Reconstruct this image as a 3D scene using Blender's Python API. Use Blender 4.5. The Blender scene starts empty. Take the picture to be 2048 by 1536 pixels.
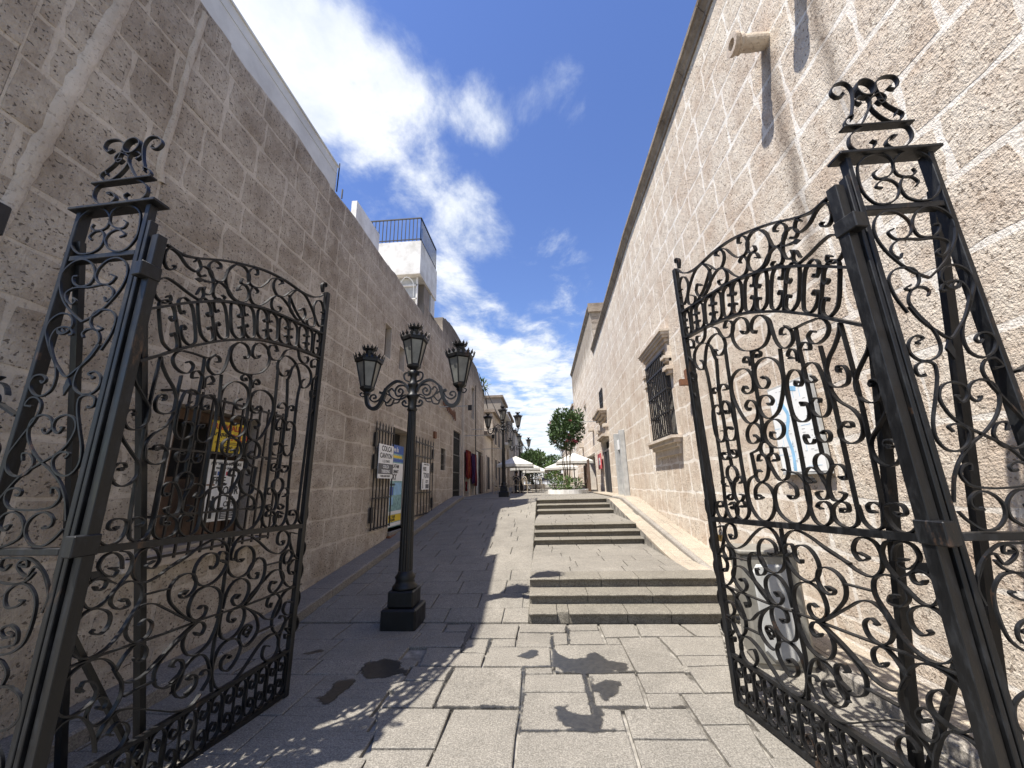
import bpy, bmesh, math, random
from mathutils import Vector, Matrix, noise
random.seed(7)
R = math.radians
scene = bpy.context.scene
C = bpy.data.collections.new('street'); scene.collection.children.link(C)
# ---------------- camera, sky, sun, exposure ----------------
cam = bpy.data.cameras.new('camera'); cam.lens = 13.535; cam.sensor_width = 36; cam.clip_start = 0.05; cam.clip_end = 900
co = bpy.data.objects.new('camera', cam); scene.collection.objects.link(co)
co.matrix_world = Matrix(((0.99668237, 0.04274639, 0.06926042, 0), (0.07774651, -0.24828723, -0.96556146, 0), (-0.02407779, 0.96774284, -0.25078689, 1.6), (0, 0, 0, 1)))
scene.camera = co
scene.render.resolution_x = 1024; scene.render.resolution_y = 768
SUN = Vector((-.37, -.295, 1)).normalized()
W = bpy.data.worlds.new('World'); scene.world = W; W.use_nodes = True
nt = W.node_tree; nt.nodes.clear()
def N(t, **k):
    n = nt.nodes.new(t)
    for a, b in k.items(): setattr(n, a, b)
    return n
def mth(op, a, b=None, c=None, clamp=False):
    n = N('ShaderNodeMath', operation=op); n.use_clamp = clamp
    for i, v in enumerate((a, b, c)):
        if v is None: continue
        if isinstance(v, (int, float)): n.inputs[i].default_value = v
        else: nt.links.new(v, n.inputs[i])
    return n.outputs[0]
sky = N('ShaderNodeTexSky', sky_type='NISHITA'); sky.sun_disc = False
sky.sun_elevation = math.asin(SUN.z); sky.sun_rotation = math.atan2(SUN.x, SUN.y)
sky.altitude = 700; sky.air_density = 1.35; sky.dust_density = .25; sky.ozone_density = 4.0
tc = N('ShaderNodeTexCoord'); D = tc.outputs['Generated']
sep = N('ShaderNodeSeparateXYZ'); nt.links.new(D, sep.inputs[0])
zz = mth('MAXIMUM', sep.outputs[2], .06)
cx = mth('DIVIDE', sep.outputs[0], zz); cy = mth('DIVIDE', sep.outputs[1], zz)
cb = N('ShaderNodeCombineXYZ'); nt.links.new(cx, cb.inputs[0]); nt.links.new(cy, cb.inputs[1])
def nz(scale, det, rough, dist=0, off=(0, 0, 0), sc=(1, 1, 1)):
    m = N('ShaderNodeMapping'); m.inputs['Location'].default_value = off; m.inputs['Scale'].default_value = sc
    nt.links.new(cb.outputs[0], m.inputs[0])
    n = N('ShaderNodeTexNoise'); n.inputs['Scale'].default_value = scale; n.inputs['Detail'].default_value = det
    n.inputs['Roughness'].default_value = rough; n.inputs['Distortion'].default_value = dist
    nt.links.new(m.outputs[0], n.inputs[0]); return n.outputs[0]
big = nz(1.1, 12, .62, .3, (3.1, 1.7, 0), (1, .8, 1)); fine = nz(3.6, 14, .64, .25, (1, 2, 0), (1, .7, 1))
# cloud banks: (direction, half-angle cos-range, weight)
blobs = [((-.50, .42, .76), .30, 1.0), ((-.40, .52, .75), .22, 1.15), ((-.31, .60, .74), .20, 1.1), ((-.25, .70, .66), .17, .85), ((-.17, .78, .60), .17, 1.0), ((-.21, .84, .50), .14, .9),
         ((-.10, .66, .75), .12, .7), ((-.28, .72, .62), .16, .5), ((-.17, .91, .37), .17, .95), ((-.03, .955, .29), .16, 1.1), ((.09, .96, .24), .14, .95), ((-.12, .98, .15), .20, 1.15), ((.02, .99, .14), .2, 1.1), ((.08, .89, .46), .16, .42), ((.12, .87, .5), .1, .4), ((.055, .63, .78), .10, .40), ((.0, .64, .78), .1, .45), ((-.28, .88, .38), .2, .5), ((.2, .97, .12), .25, .8)]
acc = None
for c, w, k in blobs:
    v = Vector(c).normalized()
    dn = N('ShaderNodeVectorMath', operation='DISTANCE'); nt.links.new(D, dn.inputs[0]); dn.inputs[1].default_value = v
    g = mth('SUBTRACT', 1.0, mth('DIVIDE', dn.outputs['Value'], w), clamp=True)
    g = mth('MULTIPLY', mth('SMOOTH_MIN', g, .75, .3), k)
    acc = g if acc is None else mth('MAXIMUM', acc, g)
behind = mth('MULTIPLY', mth('MULTIPLY', sep.outputs[1], -1.0, clamp=True), .45)
acc = mth('MAXIMUM', acc, behind)
dens = mth('ADD', mth('MULTIPLY', acc, 1.25), mth('ADD', mth('MULTIPLY', mth('SUBTRACT', big, .5), 1.3), mth('MULTIPLY', mth('SUBTRACT', fine, .5), 2.0)))
mask = N('ShaderNodeMapRange', interpolation_type='SMOOTHSTEP'); nt.links.new(dens, mask.inputs[0])
mask.inputs[1].default_value = .28; mask.inputs[2].default_value = 1.0
thick = mth('MULTIPLY', mask.outputs[0], .97)
cr = N('ShaderNodeMix', data_type='RGBA'); nt.links.new(mth('MULTIPLY', mth('SUBTRACT', mth('ADD', nz(2.3, 12, .66, .2, (9, 2, 0)), mth('MULTIPLY', thick, .35)), .56), 2.6, clamp=True), cr.inputs[0])
cr.inputs[6].default_value = (3.5, 4.0, 4.9, 1); cr.inputs[7].default_value = (5.9, 6.05, 6.3, 1)
mix = N('ShaderNodeMix', data_type='RGBA'); nt.links.new(thick, mix.inputs[0])
hs = N('ShaderNodeHueSaturation'); hs.inputs['Saturation'].default_value = 1.12; hs.inputs['Hue'].default_value = .516; nt.links.new(sky.outputs[0], hs.inputs['Color']); nt.links.new(hs.outputs[0], mix.inputs[6]); nt.links.new(cr.outputs[2], mix.inputs[7])
bg = N('ShaderNodeBackground'); bg.inputs[1].default_value = .1; nt.links.new(mix.outputs[2], bg.inputs[0])
wo = N('ShaderNodeOutputWorld'); nt.links.new(bg.outputs[0], wo.inputs[0])
sl = bpy.data.lights.new('sun', 'SUN'); sl.energy = 5.0; sl.angle = R(.53); sl.color = (1, .955, .89)
so = bpy.data.objects.new('sun', sl); scene.collection.objects.link(so); so.location = (-10, -8, 25)
so.rotation_euler = SUN.to_track_quat('Z', 'Y').to_euler()
vs = scene.view_settings; vs.view_transform = 'Standard'; vs.look = 'None'; vs.exposure = 0.95; vs.gamma = 1; vs.use_curve_mapping = False

# ---------------- materials ----------------
def newmat(name):
    m = bpy.data.materials.new(name); m.use_nodes = True; t = m.node_tree
    b = t.nodes['Principled BSDF']; return m, t, b
def nd(t, typ, ins=None, **k):
    n = t.nodes.new(typ)
    for a, b in k.items(): setattr(n, a, b)
    for i, v in (ins or {}).items():
        if isinstance(v, bpy.types.NodeSocket): t.links.new(v, n.inputs[i])
        else: n.inputs[i].default_value = v
    return n
def pos(t, sc=(1, 1, 1)):
    g = nd(t, 'ShaderNodeNewGeometry'); m = nd(t, 'ShaderNodeMapping', {0: g.outputs['Position'], 3: sc}); return g, m.outputs[0]
def noi(t, v, s, det=4, ro=.55, dist=0):
    return nd(t, 'ShaderNodeTexNoise', {'Vector': v, 'Scale': s, 'Detail': det, 'Roughness': ro, 'Distortion': dist}).outputs[0]
def ramp(t, f, stops):
    r = nd(t, 'ShaderNodeValToRGB', {0: f}); e = r.color_ramp.elements
    e[0].position, e[0].color = stops[0][0], (*stops[0][1], 1); e[1].position, e[1].color = stops[1][0], (*stops[1][1], 1)
    for p, c in stops[2:]:
        q = e.new(p); q.color = (*c, 1)
    return r.outputs[0]
def mixc(t, f, a, b, mode='MIX'):
    n = nd(t, 'ShaderNodeMix', data_type='RGBA', blend_type=mode)
    for i, v in ((0, f), (6, a), (7, b)):
        if isinstance(v, bpy.types.NodeSocket): t.links.new(v, n.inputs[i])
        else: n.inputs[i].default_value = v if i == 0 else (*v, 1)
    return n.outputs[2]
def mt(t, op, a, b=0.0, clamp=False):
    n = nd(t, 'ShaderNodeMath', {0: a, 1: b}, operation=op); n.use_clamp = clamp; return n.outputs[0]
def bump(t, b, h, st=.5, d=.02):
    n = nd(t, 'ShaderNodeBump', {'Height': h, 'Strength': st, 'Distance': d}); t.links.new(n.outputs[0], b.inputs['Normal'])
def stone(name, c1, c2, c3, pit=(.10, .08, .06), pitamt=.5, bd=.02, grime=None, island=.5, streaks=()):
    m, t, b = newmat(name); g, p = pos(t)
    big = noi(t, p, 1.3, 5, .6); med = noi(t, p, 9, 6, .65)
    v1 = nd(t, 'ShaderNodeTexVoronoi', {'Vector': p, 'Scale': 26}, feature='F1'); v1.inputs['Randomness'].default_value = 1
    warp = noi(t, p, 60, 3, .6)
    n2 = noi(t, p, 30, 3, .6)
    col = ramp(t, med, [(.30, c1), (.72, c2)])
    isl = mt(t, 'MULTIPLY', mt(t, 'SUBTRACT', g.outputs['Random Per Island'], .5), island)
    f = mt(t, 'ADD', mt(t, 'ADD', mt(t, 'ADD', mt(t, 'MULTIPLY', mt(t, 'SUBTRACT', big, .5), 2.6), mt(t, 'MULTIPLY', mt(t, 'SUBTRACT', noi(t, p, 3.6, 5, .7), .5), 1.8)), .42), isl, clamp=True)
    col = mixc(t, f, col, c3)
    # vesicles in the tuff: small dark holes where a fine noise dips
    pn = noi(t, nd(t, 'ShaderNodeMapping', {0: g.outputs['Position'], 3: (1, 1, 1.15)}).outputs[0], 34, 2, .5)
    pits = nd(t, 'ShaderNodeMapRange', {0: pn, 1: .385, 2: .33}, interpolation_type='SMOOTHSTEP').outputs[0]
    vv = nd(t, 'ShaderNodeMapRange', {0: v1.outputs['Distance'], 1: .16, 2: .08}).outputs[0]
    gate = nd(t, 'ShaderNodeMapRange', {0: noi(t, p, 5, 3), 1: .42, 2: .56}).outputs[0]
    pits2 = mt(t, 'MULTIPLY', vv, gate)
    allp = mt(t, 'MULTIPLY', mt(t, 'MAXIMUM', pits, pits2), pitamt, clamp=True)
    col = mixc(t, allp, col, pit)
    stk = nd(t, 'ShaderNodeMapRange', {0: noi(t, nd(t, 'ShaderNodeMapping', {0: g.outputs['Position'], 3: (1.6, 1.6, .16)}).outputs[0], 2.6, 6, .7), 1: .54, 2: .74}).outputs[0]
    col = mixc(t, mt(t, 'MULTIPLY', stk, .32), col, tuple(x * .45 for x in c1))
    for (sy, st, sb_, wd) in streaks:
        # run-off stain below a water spout, with a wall joint's shadow painted in
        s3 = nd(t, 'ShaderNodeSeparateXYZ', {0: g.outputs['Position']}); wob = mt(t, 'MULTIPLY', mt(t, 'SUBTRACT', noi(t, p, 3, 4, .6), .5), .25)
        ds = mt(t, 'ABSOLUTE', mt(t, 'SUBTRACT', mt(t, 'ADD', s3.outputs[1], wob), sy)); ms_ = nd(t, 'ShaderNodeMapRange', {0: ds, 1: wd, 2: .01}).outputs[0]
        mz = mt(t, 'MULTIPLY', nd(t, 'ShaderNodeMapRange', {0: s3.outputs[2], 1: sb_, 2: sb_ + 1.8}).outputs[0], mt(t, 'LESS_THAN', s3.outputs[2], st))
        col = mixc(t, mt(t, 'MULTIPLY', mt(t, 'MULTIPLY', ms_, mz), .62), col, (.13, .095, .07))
    if grime:
        z0, z1, y0, gc = grime
        sz = nd(t, 'ShaderNodeSeparateXYZ', {0: g.outputs['Position']})
        st = noi(t, nd(t, 'ShaderNodeMapping', {0: g.outputs['Position'], 3: (2.2, 2.2, .35)}).outputs[0], 2.2, 5, .7)
        gr = nd(t, 'ShaderNodeMapRange', {0: mt(t, 'ADD', sz.outputs[2], mt(t, 'MULTIPLY', mt(t, 'SUBTRACT', st, .5), 2.4)), 1: z0, 2: z1}).outputs[0]
        lo = nd(t, 'ShaderNodeMapRange', {0: mt(t, 'ADD', sz.outputs[2], mt(t, 'MULTIPLY', mt(t, 'SUBTRACT', med, .5), 1.6)), 1: y0 + .45, 2: y0 - .1}).outputs[0]
        col = mixc(t, mt(t, 'MULTIPLY', mt(t, 'MAXIMUM', gr, mt(t, 'MULTIPLY', lo, .6)), .75), col, gc)
    t.links.new(col, b.inputs['Base Color']); b.inputs['Roughness'].default_value = .95; b.inputs['Specular IOR Level'].default_value = .15
    h = mt(t, 'SUBTRACT', mt(t, 'ADD', mt(t, 'MULTIPLY', n2, .5), mt(t, 'MULTIPLY', med, .7)), mt(t, 'MULTIPLY', allp, .8))
    h = mt(t, 'ADD', mt(t, 'ADD', h, mt(t, 'MULTIPLY', warp, .3)), mt(t, 'MULTIPLY', noi(t, nd(t, 'ShaderNodeMapping', {0: g.outputs['Position'], 2: (0.6, 0, 0), 3: (1, 3.2, .9)}).outputs[0], 15, 4, .7), .7))
    bump(t, b, h, .9, bd); return m
M = {}
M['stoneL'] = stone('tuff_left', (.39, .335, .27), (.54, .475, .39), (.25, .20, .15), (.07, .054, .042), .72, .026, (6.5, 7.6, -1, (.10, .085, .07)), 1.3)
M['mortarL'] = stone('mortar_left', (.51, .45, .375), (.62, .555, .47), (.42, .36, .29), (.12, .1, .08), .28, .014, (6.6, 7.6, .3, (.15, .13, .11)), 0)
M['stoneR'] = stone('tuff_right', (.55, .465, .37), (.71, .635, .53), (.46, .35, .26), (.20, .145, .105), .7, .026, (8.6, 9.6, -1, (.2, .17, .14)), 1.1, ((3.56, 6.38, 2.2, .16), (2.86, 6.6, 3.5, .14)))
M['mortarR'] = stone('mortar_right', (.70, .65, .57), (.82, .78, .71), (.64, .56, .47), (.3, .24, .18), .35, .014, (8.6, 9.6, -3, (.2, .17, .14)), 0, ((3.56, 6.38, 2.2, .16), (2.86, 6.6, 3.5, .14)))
M['carved'] = stone('carved_stone', (.52, .45, .37), (.66, .59, .49), (.42, .34, .27), (.12, .09, .07), .3, .01, None, .3)
M['cornice'] = stone('weathered_cornice', (.24, .195, .15), (.36, .30, .235), (.16, .125, .095), (.05, .04, .03), .3, .02, None, .3)
def plain(name, c, rough=.6, met=0, ns=0, nc=None, bmp=0, bscale=40, spec=.5):
    m, t, b = newmat(name); b.inputs['Roughness'].default_value = rough; b.inputs['Metallic'].default_value = met; b.inputs['Specular IOR Level'].default_value = spec
    g, p = pos(t)
    nc = nc or tuple(x * .72 for x in c); f = noi(t, p, ns or 6, 5, .65)
    t.links.new(ramp(t, f, [(.35, nc), (.65, c)]), b.inputs['Base Color'])
    if bmp: bump(t, b, noi(t, p, bscale, 5, .65), bmp, .01)
    return m
def paving(name, c1, c2, bd=.006, island=.35):
    m, t, b = newmat(name); g, p = pos(t)
    gr = noi(t, p, 95, 3, .7); gr2 = noi(t, p, 34, 4, .7); big = noi(t, p, .9, 5, .65); med = noi(t, p, 5, 5, .65)
    col = ramp(t, gr2, [(.34, c1), (.66, c2)])
    col = mixc(t, ramp(t, gr, [(.42, (0, 0, 0)), (.62, (1, 1, 1))]), mixc(t, .5, col, tuple(x * .42 for x in c1)), mixc(t, .30, col, tuple(min(1, x * 1.55) for x in c2)))
    isl = mt(t, 'MULTIPLY', mt(t, 'SUBTRACT', g.outputs['Random Per Island'], .5), island)
    f = mt(t, 'ADD', mt(t, 'ADD', mt(t, 'MULTIPLY', mt(t, 'SUBTRACT', big, .5), 1.5), mt(t, 'MULTIPLY', mt(t, 'SUBTRACT', med, .5), .9)), isl)
    v = nd(t, 'ShaderNodeMix', {0: mt(t, 'ADD', f, .5, clamp=True), 2: .70, 3: 1.22}, data_type='FLOAT')
    v = mt(t, 'ADD', mt(t, 'MULTIPLY', mt(t, 'ADD', f, .5, clamp=True), .5), .74)
    vm = nd(t, 'ShaderNodeVectorMath', {0: col, 3: v}, operation='SCALE')
    t.links.new(vm.outputs[0], b.inputs['Base Color']); b.inputs['Roughness'].default_value = .82; b.inputs['Specular IOR Level'].default_value = .3
    bump(t, b, mt(t, 'ADD', mt(t, 'MULTIPLY', gr2, .8), mt(t, 'MULTIPLY', gr, .5)), .8, bd); return m
M['slab'] = paving('grey_paving', (.165, .15, .125), (.27, .248, .21))
M['rampslab'] = paving('ramp_paving', (.165, .15, .124), (.26, .238, .20), .004, .25)
M['step'] = paving('step_stone', (.125, .113, .09), (.235, .213, .172), .006, .3)
M['joint'] = plain('joint_mortar', (.34, .315, .27), .95, ns=5, nc=(.07, .062, .05), bmp=.6)
M['walkR'] = paving('sidewalk_right', (.31, .262, .20), (.43, .37, .29), .005, .3)
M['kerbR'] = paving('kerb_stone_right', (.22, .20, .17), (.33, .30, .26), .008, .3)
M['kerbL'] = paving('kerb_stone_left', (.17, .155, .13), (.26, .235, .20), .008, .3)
def wetmat():
    m, t, b = newmat('wet_stone'); g, p = pos(t); f = noi(t, p, 30, 4, .6)
    t.links.new(ramp(t, f, [(.35, (.02, .019, .017)), (.65, (.045, .042, .036))]), b.inputs['Base Color']); b.inputs['Roughness'].default_value = .33
    at = nd(t, 'ShaderNodeAttribute', attribute_name='wet'); t.links.new(mt(t, 'MULTIPLY', at.outputs['Fac'], .88), b.inputs['Alpha']); bump(t, b, noi(t, p, 60, 4, .6), .3, .004); return m
M['wet'] = wetmat()
def iron(name='black_iron', c=(.0045, .0047, .0052), hi=(.028, .0295, .032)):
    m, t, b = newmat(name); g, p = pos(t, (1, 1, .35))
    f = noi(t, p, 22, 6, .7); sp = noi(t, p, 4, 3, .6)
    col = ramp(t, f, [(.5, c), (.85, hi)])
    rust = nd(t, 'ShaderNodeMapRange', {0: noi(t, p, 7, 6, .75), 1: .62, 2: .72}).outputs[0]
    col = mixc(t, mt(t, 'MULTIPLY', rust, .6), col, (.12, .065, .035))
    t.links.new(col, b.inputs['Base Color']); b.inputs['Metallic'].default_value = .05; b.inputs['Specular IOR Level'].default_value = .42
    rr = nd(t, 'ShaderNodeMapRange', {0: f, 1: .3, 2: .7, 3: .34, 4: .60}).outputs[0]; t.links.new(rr, b.inputs['Roughness'])
    bump(t, b, noi(t, p, 60, 4, .6), .25, .004); return m
M['iron'] = iron(); M['lampiron'] = iron('lamp_iron', (.003, .0032, .0036), (.014, .015, .016))
M['oldiron'] = iron('grille_iron', (.014, .012, .011), (.04, .035, .03))
M['white'] = plain('white_plaster', (.74, .73, .70), .9, ns=2.2, nc=(.50, .48, .44), bmp=.25, bscale=12)
M['whiteside'] = plain('grey_plaster', (.66, .66, .63), .9, ns=2, nc=(.52, .52, .50), bmp=.2, bscale=9)
M['dark'] = plain('dark_interior', (.02, .018, .016), .9)
M['glass'] = plain('frosted_glass', (.20, .20, .18), .3, ns=6, nc=(.12, .12, .108))
M['pane'] = plain('window_glass', (.03, .035, .04), .08)
M['wood'] = plain('dark_wood', (.075, .045, .028), .7, ns=9, nc=(.03, .018, .012), bmp=.4)
M['brownwood'] = plain('brown_shutter', (.13, .075, .045), .7, ns=9, nc=(.07, .04, .022), bmp=.4)
M['paper'] = plain('sign_white', (.80, .80, .78), .55, ns=2, nc=(.74, .74, .72))
M['ink'] = plain('ink_black', (.025, .025, .028), .6)
M['yellow'] = plain('sign_yellow', (.80, .58, .04), .55, ns=3, nc=(.72, .5, .03))
M['red'] = plain('sign_red', (.55, .05, .03), .55); M['pink'] = plain('banner_red', (.62, .10, .11), .7)
M['blue'] = plain('sign_blue', (.04, .12, .42), .5); M['cyan'] = plain('map_blue', (.30, .55, .78), .5); M['teal'] = plain('poster_teal', (.32, .55, .52), .5, ns=14, nc=(.1, .2, .22))
M['grey'] = plain('sign_grey', (.12, .12, .125), .6); M['lgrey'] = plain('light_grey', (.45, .45, .43), .6)
M['canvas'] = plain('parasol_canvas', (.64, .62, .56), .85, bmp=.15, bscale=8)
M['bark'] = plain('bark', (.11, .075, .05), .9, ns=14, bmp=.8)
M['cane'] = plain('cane', (.50, .42, .31), .7)
M['leaf'] = plain('leaf_dark', (.075, .125, .035), .5, ns=3, nc=(.03, .062, .018)); M['leaf2'] = plain('leaf_bright', (.10, .16, .03), .55, ns=4, nc=(.05, .1, .018))
M['flower'] = plain('pink_flower', (.62, .12, .20), .6, ns=9, nc=(.5, .07, .12)); M['soil'] = plain('soil', (.05, .035, .025), .95, bmp=.8)
M['brass'] = plain('brass', (.45, .28, .10), .35, .8); M['rust'] = plain('rust', (.20, .09, .045), .8, .2, ns=30)
M['bin'] = plain('bin_metal', (.30, .285, .25), .45, .4, ns=5, nc=(.22, .21, .18), bmp=.15)
M['skin'] = plain('skin', (.35, .2, .14), .6); M['cloth1'] = plain('cloth_white', (.7, .7, .7), .9); M['cloth2'] = plain('cloth_navy', (.03, .035, .06), .9); M['cloth3'] = plain('cloth_tan', (.42, .28, .16), .9)
M['hair'] = plain('hair', (.02, .015, .012), .7)
M['textile_red'] = plain('textile_red', (.32, .03, .03), .9, ns=16, nc=(.12, .015, .03)); M['textile_purple'] = plain('textile_purple', (.09, .03, .16), .9, ns=14, nc=(.03, .01, .06)); M['textile_orange'] = plain('textile_orange', (.5, .15, .05), .9, ns=20, nc=(.3, .03, .03))

# ---------------- helpers ----------------
def link(name, me, m=None, parent=None):
    o = bpy.data.objects.new(name, me); C.objects.link(o)
    if m is not None and not me.materials: me.materials.append(m)
    if parent is not None:
        o.parent = parent
        if parent.type == 'EMPTY': o.matrix_parent_inverse = Matrix.Translation(-parent.location)
    return o
def thing(name, label, cat, group=None):
    o = bpy.data.objects.new(name, None); o.empty_display_size = .2; C.objects.link(o); return tag(o, label, cat, group)
def tag(o, label, cat, group=None):
    o['label'] = label; o['category'] = cat
    if group: o['group'] = group
    return o
def struct(name, bm, m):
    o = fin(name, bm, m); o['kind'] = 'structure'; return o
def fin(name, bm, m, parent=None, smooth=False, stuff=False):
    me = bpy.data.meshes.new(name); bm.normal_update(); bm.to_mesh(me); bm.free()
    if smooth:
        for p in me.polygons: p.use_smooth = True
    o = link(name, me, m, parent)
    if stuff: o['kind'] = 'stuff'
    return o
def base(root, loc):
    # put the Empty at the thing's base while its parts keep world coordinates
    root.location = loc
    for ch in root.children: ch.matrix_parent_inverse = Matrix.Translation(-Vector(loc))
def box(bm, a, b, bev=0):
    x0, y0, z0 = a; x1, y1, z1 = b
    vs_ = [bm.verts.new(p) for p in ((x0, y0, z0), (x1, y0, z0), (x1, y1, z0), (x0, y1, z0), (x0, y0, z1), (x1, y0, z1), (x1, y1, z1), (x0, y1, z1))]
    f = [bm.faces.new([vs_[i] for i in q]) for q in ((0, 3, 2, 1), (4, 5, 6, 7), (0, 1, 5, 4), (1, 2, 6, 5), (2, 3, 7, 6), (3, 0, 4, 7))]
    if bev:
        es = list({e for g in f for e in g.edges}); bmesh.ops.bevel(bm, geom=es, offset=bev, segments=1, affect='EDGES', profile=.5)
def obox(bm, fr, u0, u1, z0, z1, d0, d1, bev=0):
    # box in a wall frame: u along the wall, z up, d out of the wall
    pts = [fr(u, z, d) for z in (z0, z1) for (u, d) in ((u0, d0), (u1, d0), (u1, d1), (u0, d1))]
    vs_ = [bm.verts.new(p) for p in pts]
    f = [bm.faces.new([vs_[i] for i in q]) for q in ((0, 3, 2, 1), (4, 5, 6, 7), (0, 1, 5, 4), (1, 2, 6, 5), (2, 3, 7, 6), (3, 0, 4, 7))]
    bmesh.ops.recalc_face_normals(bm, faces=f)
    if bev:
        es = list({e for g in f for e in g.edges}); bmesh.ops.bevel(bm, geom=es, offset=bev, segments=1, affect='EDGES', profile=.5)
def bar(bm, a, b, w, d=None, up=Vector((0, 0, 1)), n=4, taper=1):
    a = Vector(a); b = Vector(b); t = (b - a).normalized()
    s = t.cross(up)
    if s.length < 1e-3: s = t.cross(Vector((0, 1, 0)))
    s.normalize(); q = s.cross(t)
    d = w if d is None else d; rings = []
    for p, k in ((a, 1), (b, taper)):
        r = []
        for i in range(n):
            an = 2 * math.pi * (i + .5) / n; f = math.sqrt(2) if n == 4 else 1
            r.append(bm.verts.new(p + s * math.cos(an) * w / 2 * f * k + q * math.sin(an) * d / 2 * f * k))
        rings.append(r)
    for i in range(n): bm.faces.new((rings[0][i], rings[0][(i + 1) % n], rings[1][(i + 1) % n], rings[1][i]))
    bm.faces.new(rings[0][::-1]); bm.faces.new(rings[1])
def lathe(bm, prof, c=(0, 0), n=24, flute=0):
    rings = []
    for r, z in prof:
        rr = []
        for i in range(n):
            k = r * (1 - (flute if (i % 2 and flute) else 0)); a = 2 * math.pi * i / n
            rr.append(bm.verts.new((c[0] + k * math.cos(a), c[1] + k * math.sin(a), z)))
        rings.append(rr)
    for a, b in zip(rings, rings[1:]):
        for i in range(n): bm.faces.new((a[i], a[(i + 1) % n], b[(i + 1) % n], b[i]))
    bm.faces.new(rings[0][::-1]); bm.faces.new(rings[-1])
def cr_spline(p, sub=5):
    if len(p) < 3: return p
    q = [p[0] * 2 - p[1]] + p + [p[-1] * 2 - p[-2]]; out = []
    for i in range(1, len(q) - 2):
        a, b, c, d = q[i - 1:i + 3]
        def tk(x, y): return max((x - y).length ** .5, 1e-3)
        t0 = 0; t1 = tk(b, a); t2 = t1 + tk(c, b); t3 = t2 + tk(d, c)
        for k in range(sub):
            t = t1 + (t2 - t1) * k / sub
            A1 = a * ((t1 - t) / (t1 - t0)) + b * ((t - t0) / (t1 - t0)); A2 = b * ((t2 - t) / (t2 - t1)) + c * ((t - t1) / (t2 - t1)); A3 = c * ((t3 - t) / (t3 - t2)) + d * ((t - t2) / (t3 - t2))
            B1 = A1 * ((t2 - t) / (t2 - t0)) + A2 * ((t - t0) / (t2 - t0)); B2 = A2 * ((t3 - t) / (t3 - t1)) + A3 * ((t - t1) / (t3 - t1))
            out.append(B1 * ((t2 - t) / (t2 - t1)) + B2 * ((t - t1) / (t2 - t1)))
    out.append(p[-1]); return out
def ribbon(bm, pts, fr, w=.028, th=.006, d0=0, sub=5, closed=False):
    # flat bar bent in the panel plane; w is its depth out of the plane, th its thickness
    P = cr_spline([Vector(q) for q in pts], sub) if not closed else [Vector(q) for q in pts]
    if len(P) < 2: return
    n = len(P); rings = []
    for i, p in enumerate(P):
        a = P[(i - 1) % n] if closed or i else P[0]; b = P[(i + 1) % n] if closed or i < n - 1 else P[-1]
        t = (b - a)
        t = t.normalized() if t.length > 1e-6 else Vector((1, 0))
        s = Vector((-t.y, t.x)) * th / 2
        rings.append([bm.verts.new(fr(p.x + k * s.x, p.y + k * s.y, d0 + dd)) for k, dd in ((-1, -w / 2), (1, -w / 2), (1, w / 2), (-1, w / 2))])
    m = n if closed else n - 1
    for i in range(m):
        A, B = rings[i], rings[(i + 1) % n]
        for j in range(4): bm.faces.new((A[j], A[(j + 1) % 4], B[(j + 1) % 4], B[j]))
    if not closed: bm.faces.new(rings[0][::-1]); bm.faces.new(rings[-1])
def frame(P0, P1, flip=1):
    P0 = Vector(P0); e = (Vector(P1) - P0).normalized(); n = Vector((-e.y, e.x)) * flip
    return lambda u, z, d=0: Vector((P0.x + e.x * u + n.x * d, P0.y + e.y * u + n.y * d, z))
def text(s, size, fr, u, z, d, m, parent, align='LEFT', sx=1, name='lettering', shear=0):
    cu = bpy.data.curves.new('t', 'FONT'); cu.body = s; cu.size = size; cu.align_x = align; cu.extrude = .0012; cu.shear = shear; cu.resolution_u = 2; cu.offset = size * .022
    to = bpy.data.objects.new('t', cu); me = bpy.data.meshes.new_from_object(to); bpy.data.objects.remove(to)
    me.name = name
    for v in me.vertices: v.co = fr(u + v.co.x * sx, z + v.co.y, d + v.co.z)
    me.materials.clear(); return link(name, me, m, parent)
ZP = 1.08
def gz(x, y):
    if y < 5.14: return 0
    if y > 24: return ZP + min(1, (y - 24) / 20) * .25
    zl = min(ZP, .107 * (y - 5.14)); zr = min(ZP, .134 * (y - 5.14)); t = min(1, max(0, (x + 3.1) / 2.88))
    return zl * (1 - t) + zr * t
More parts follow.
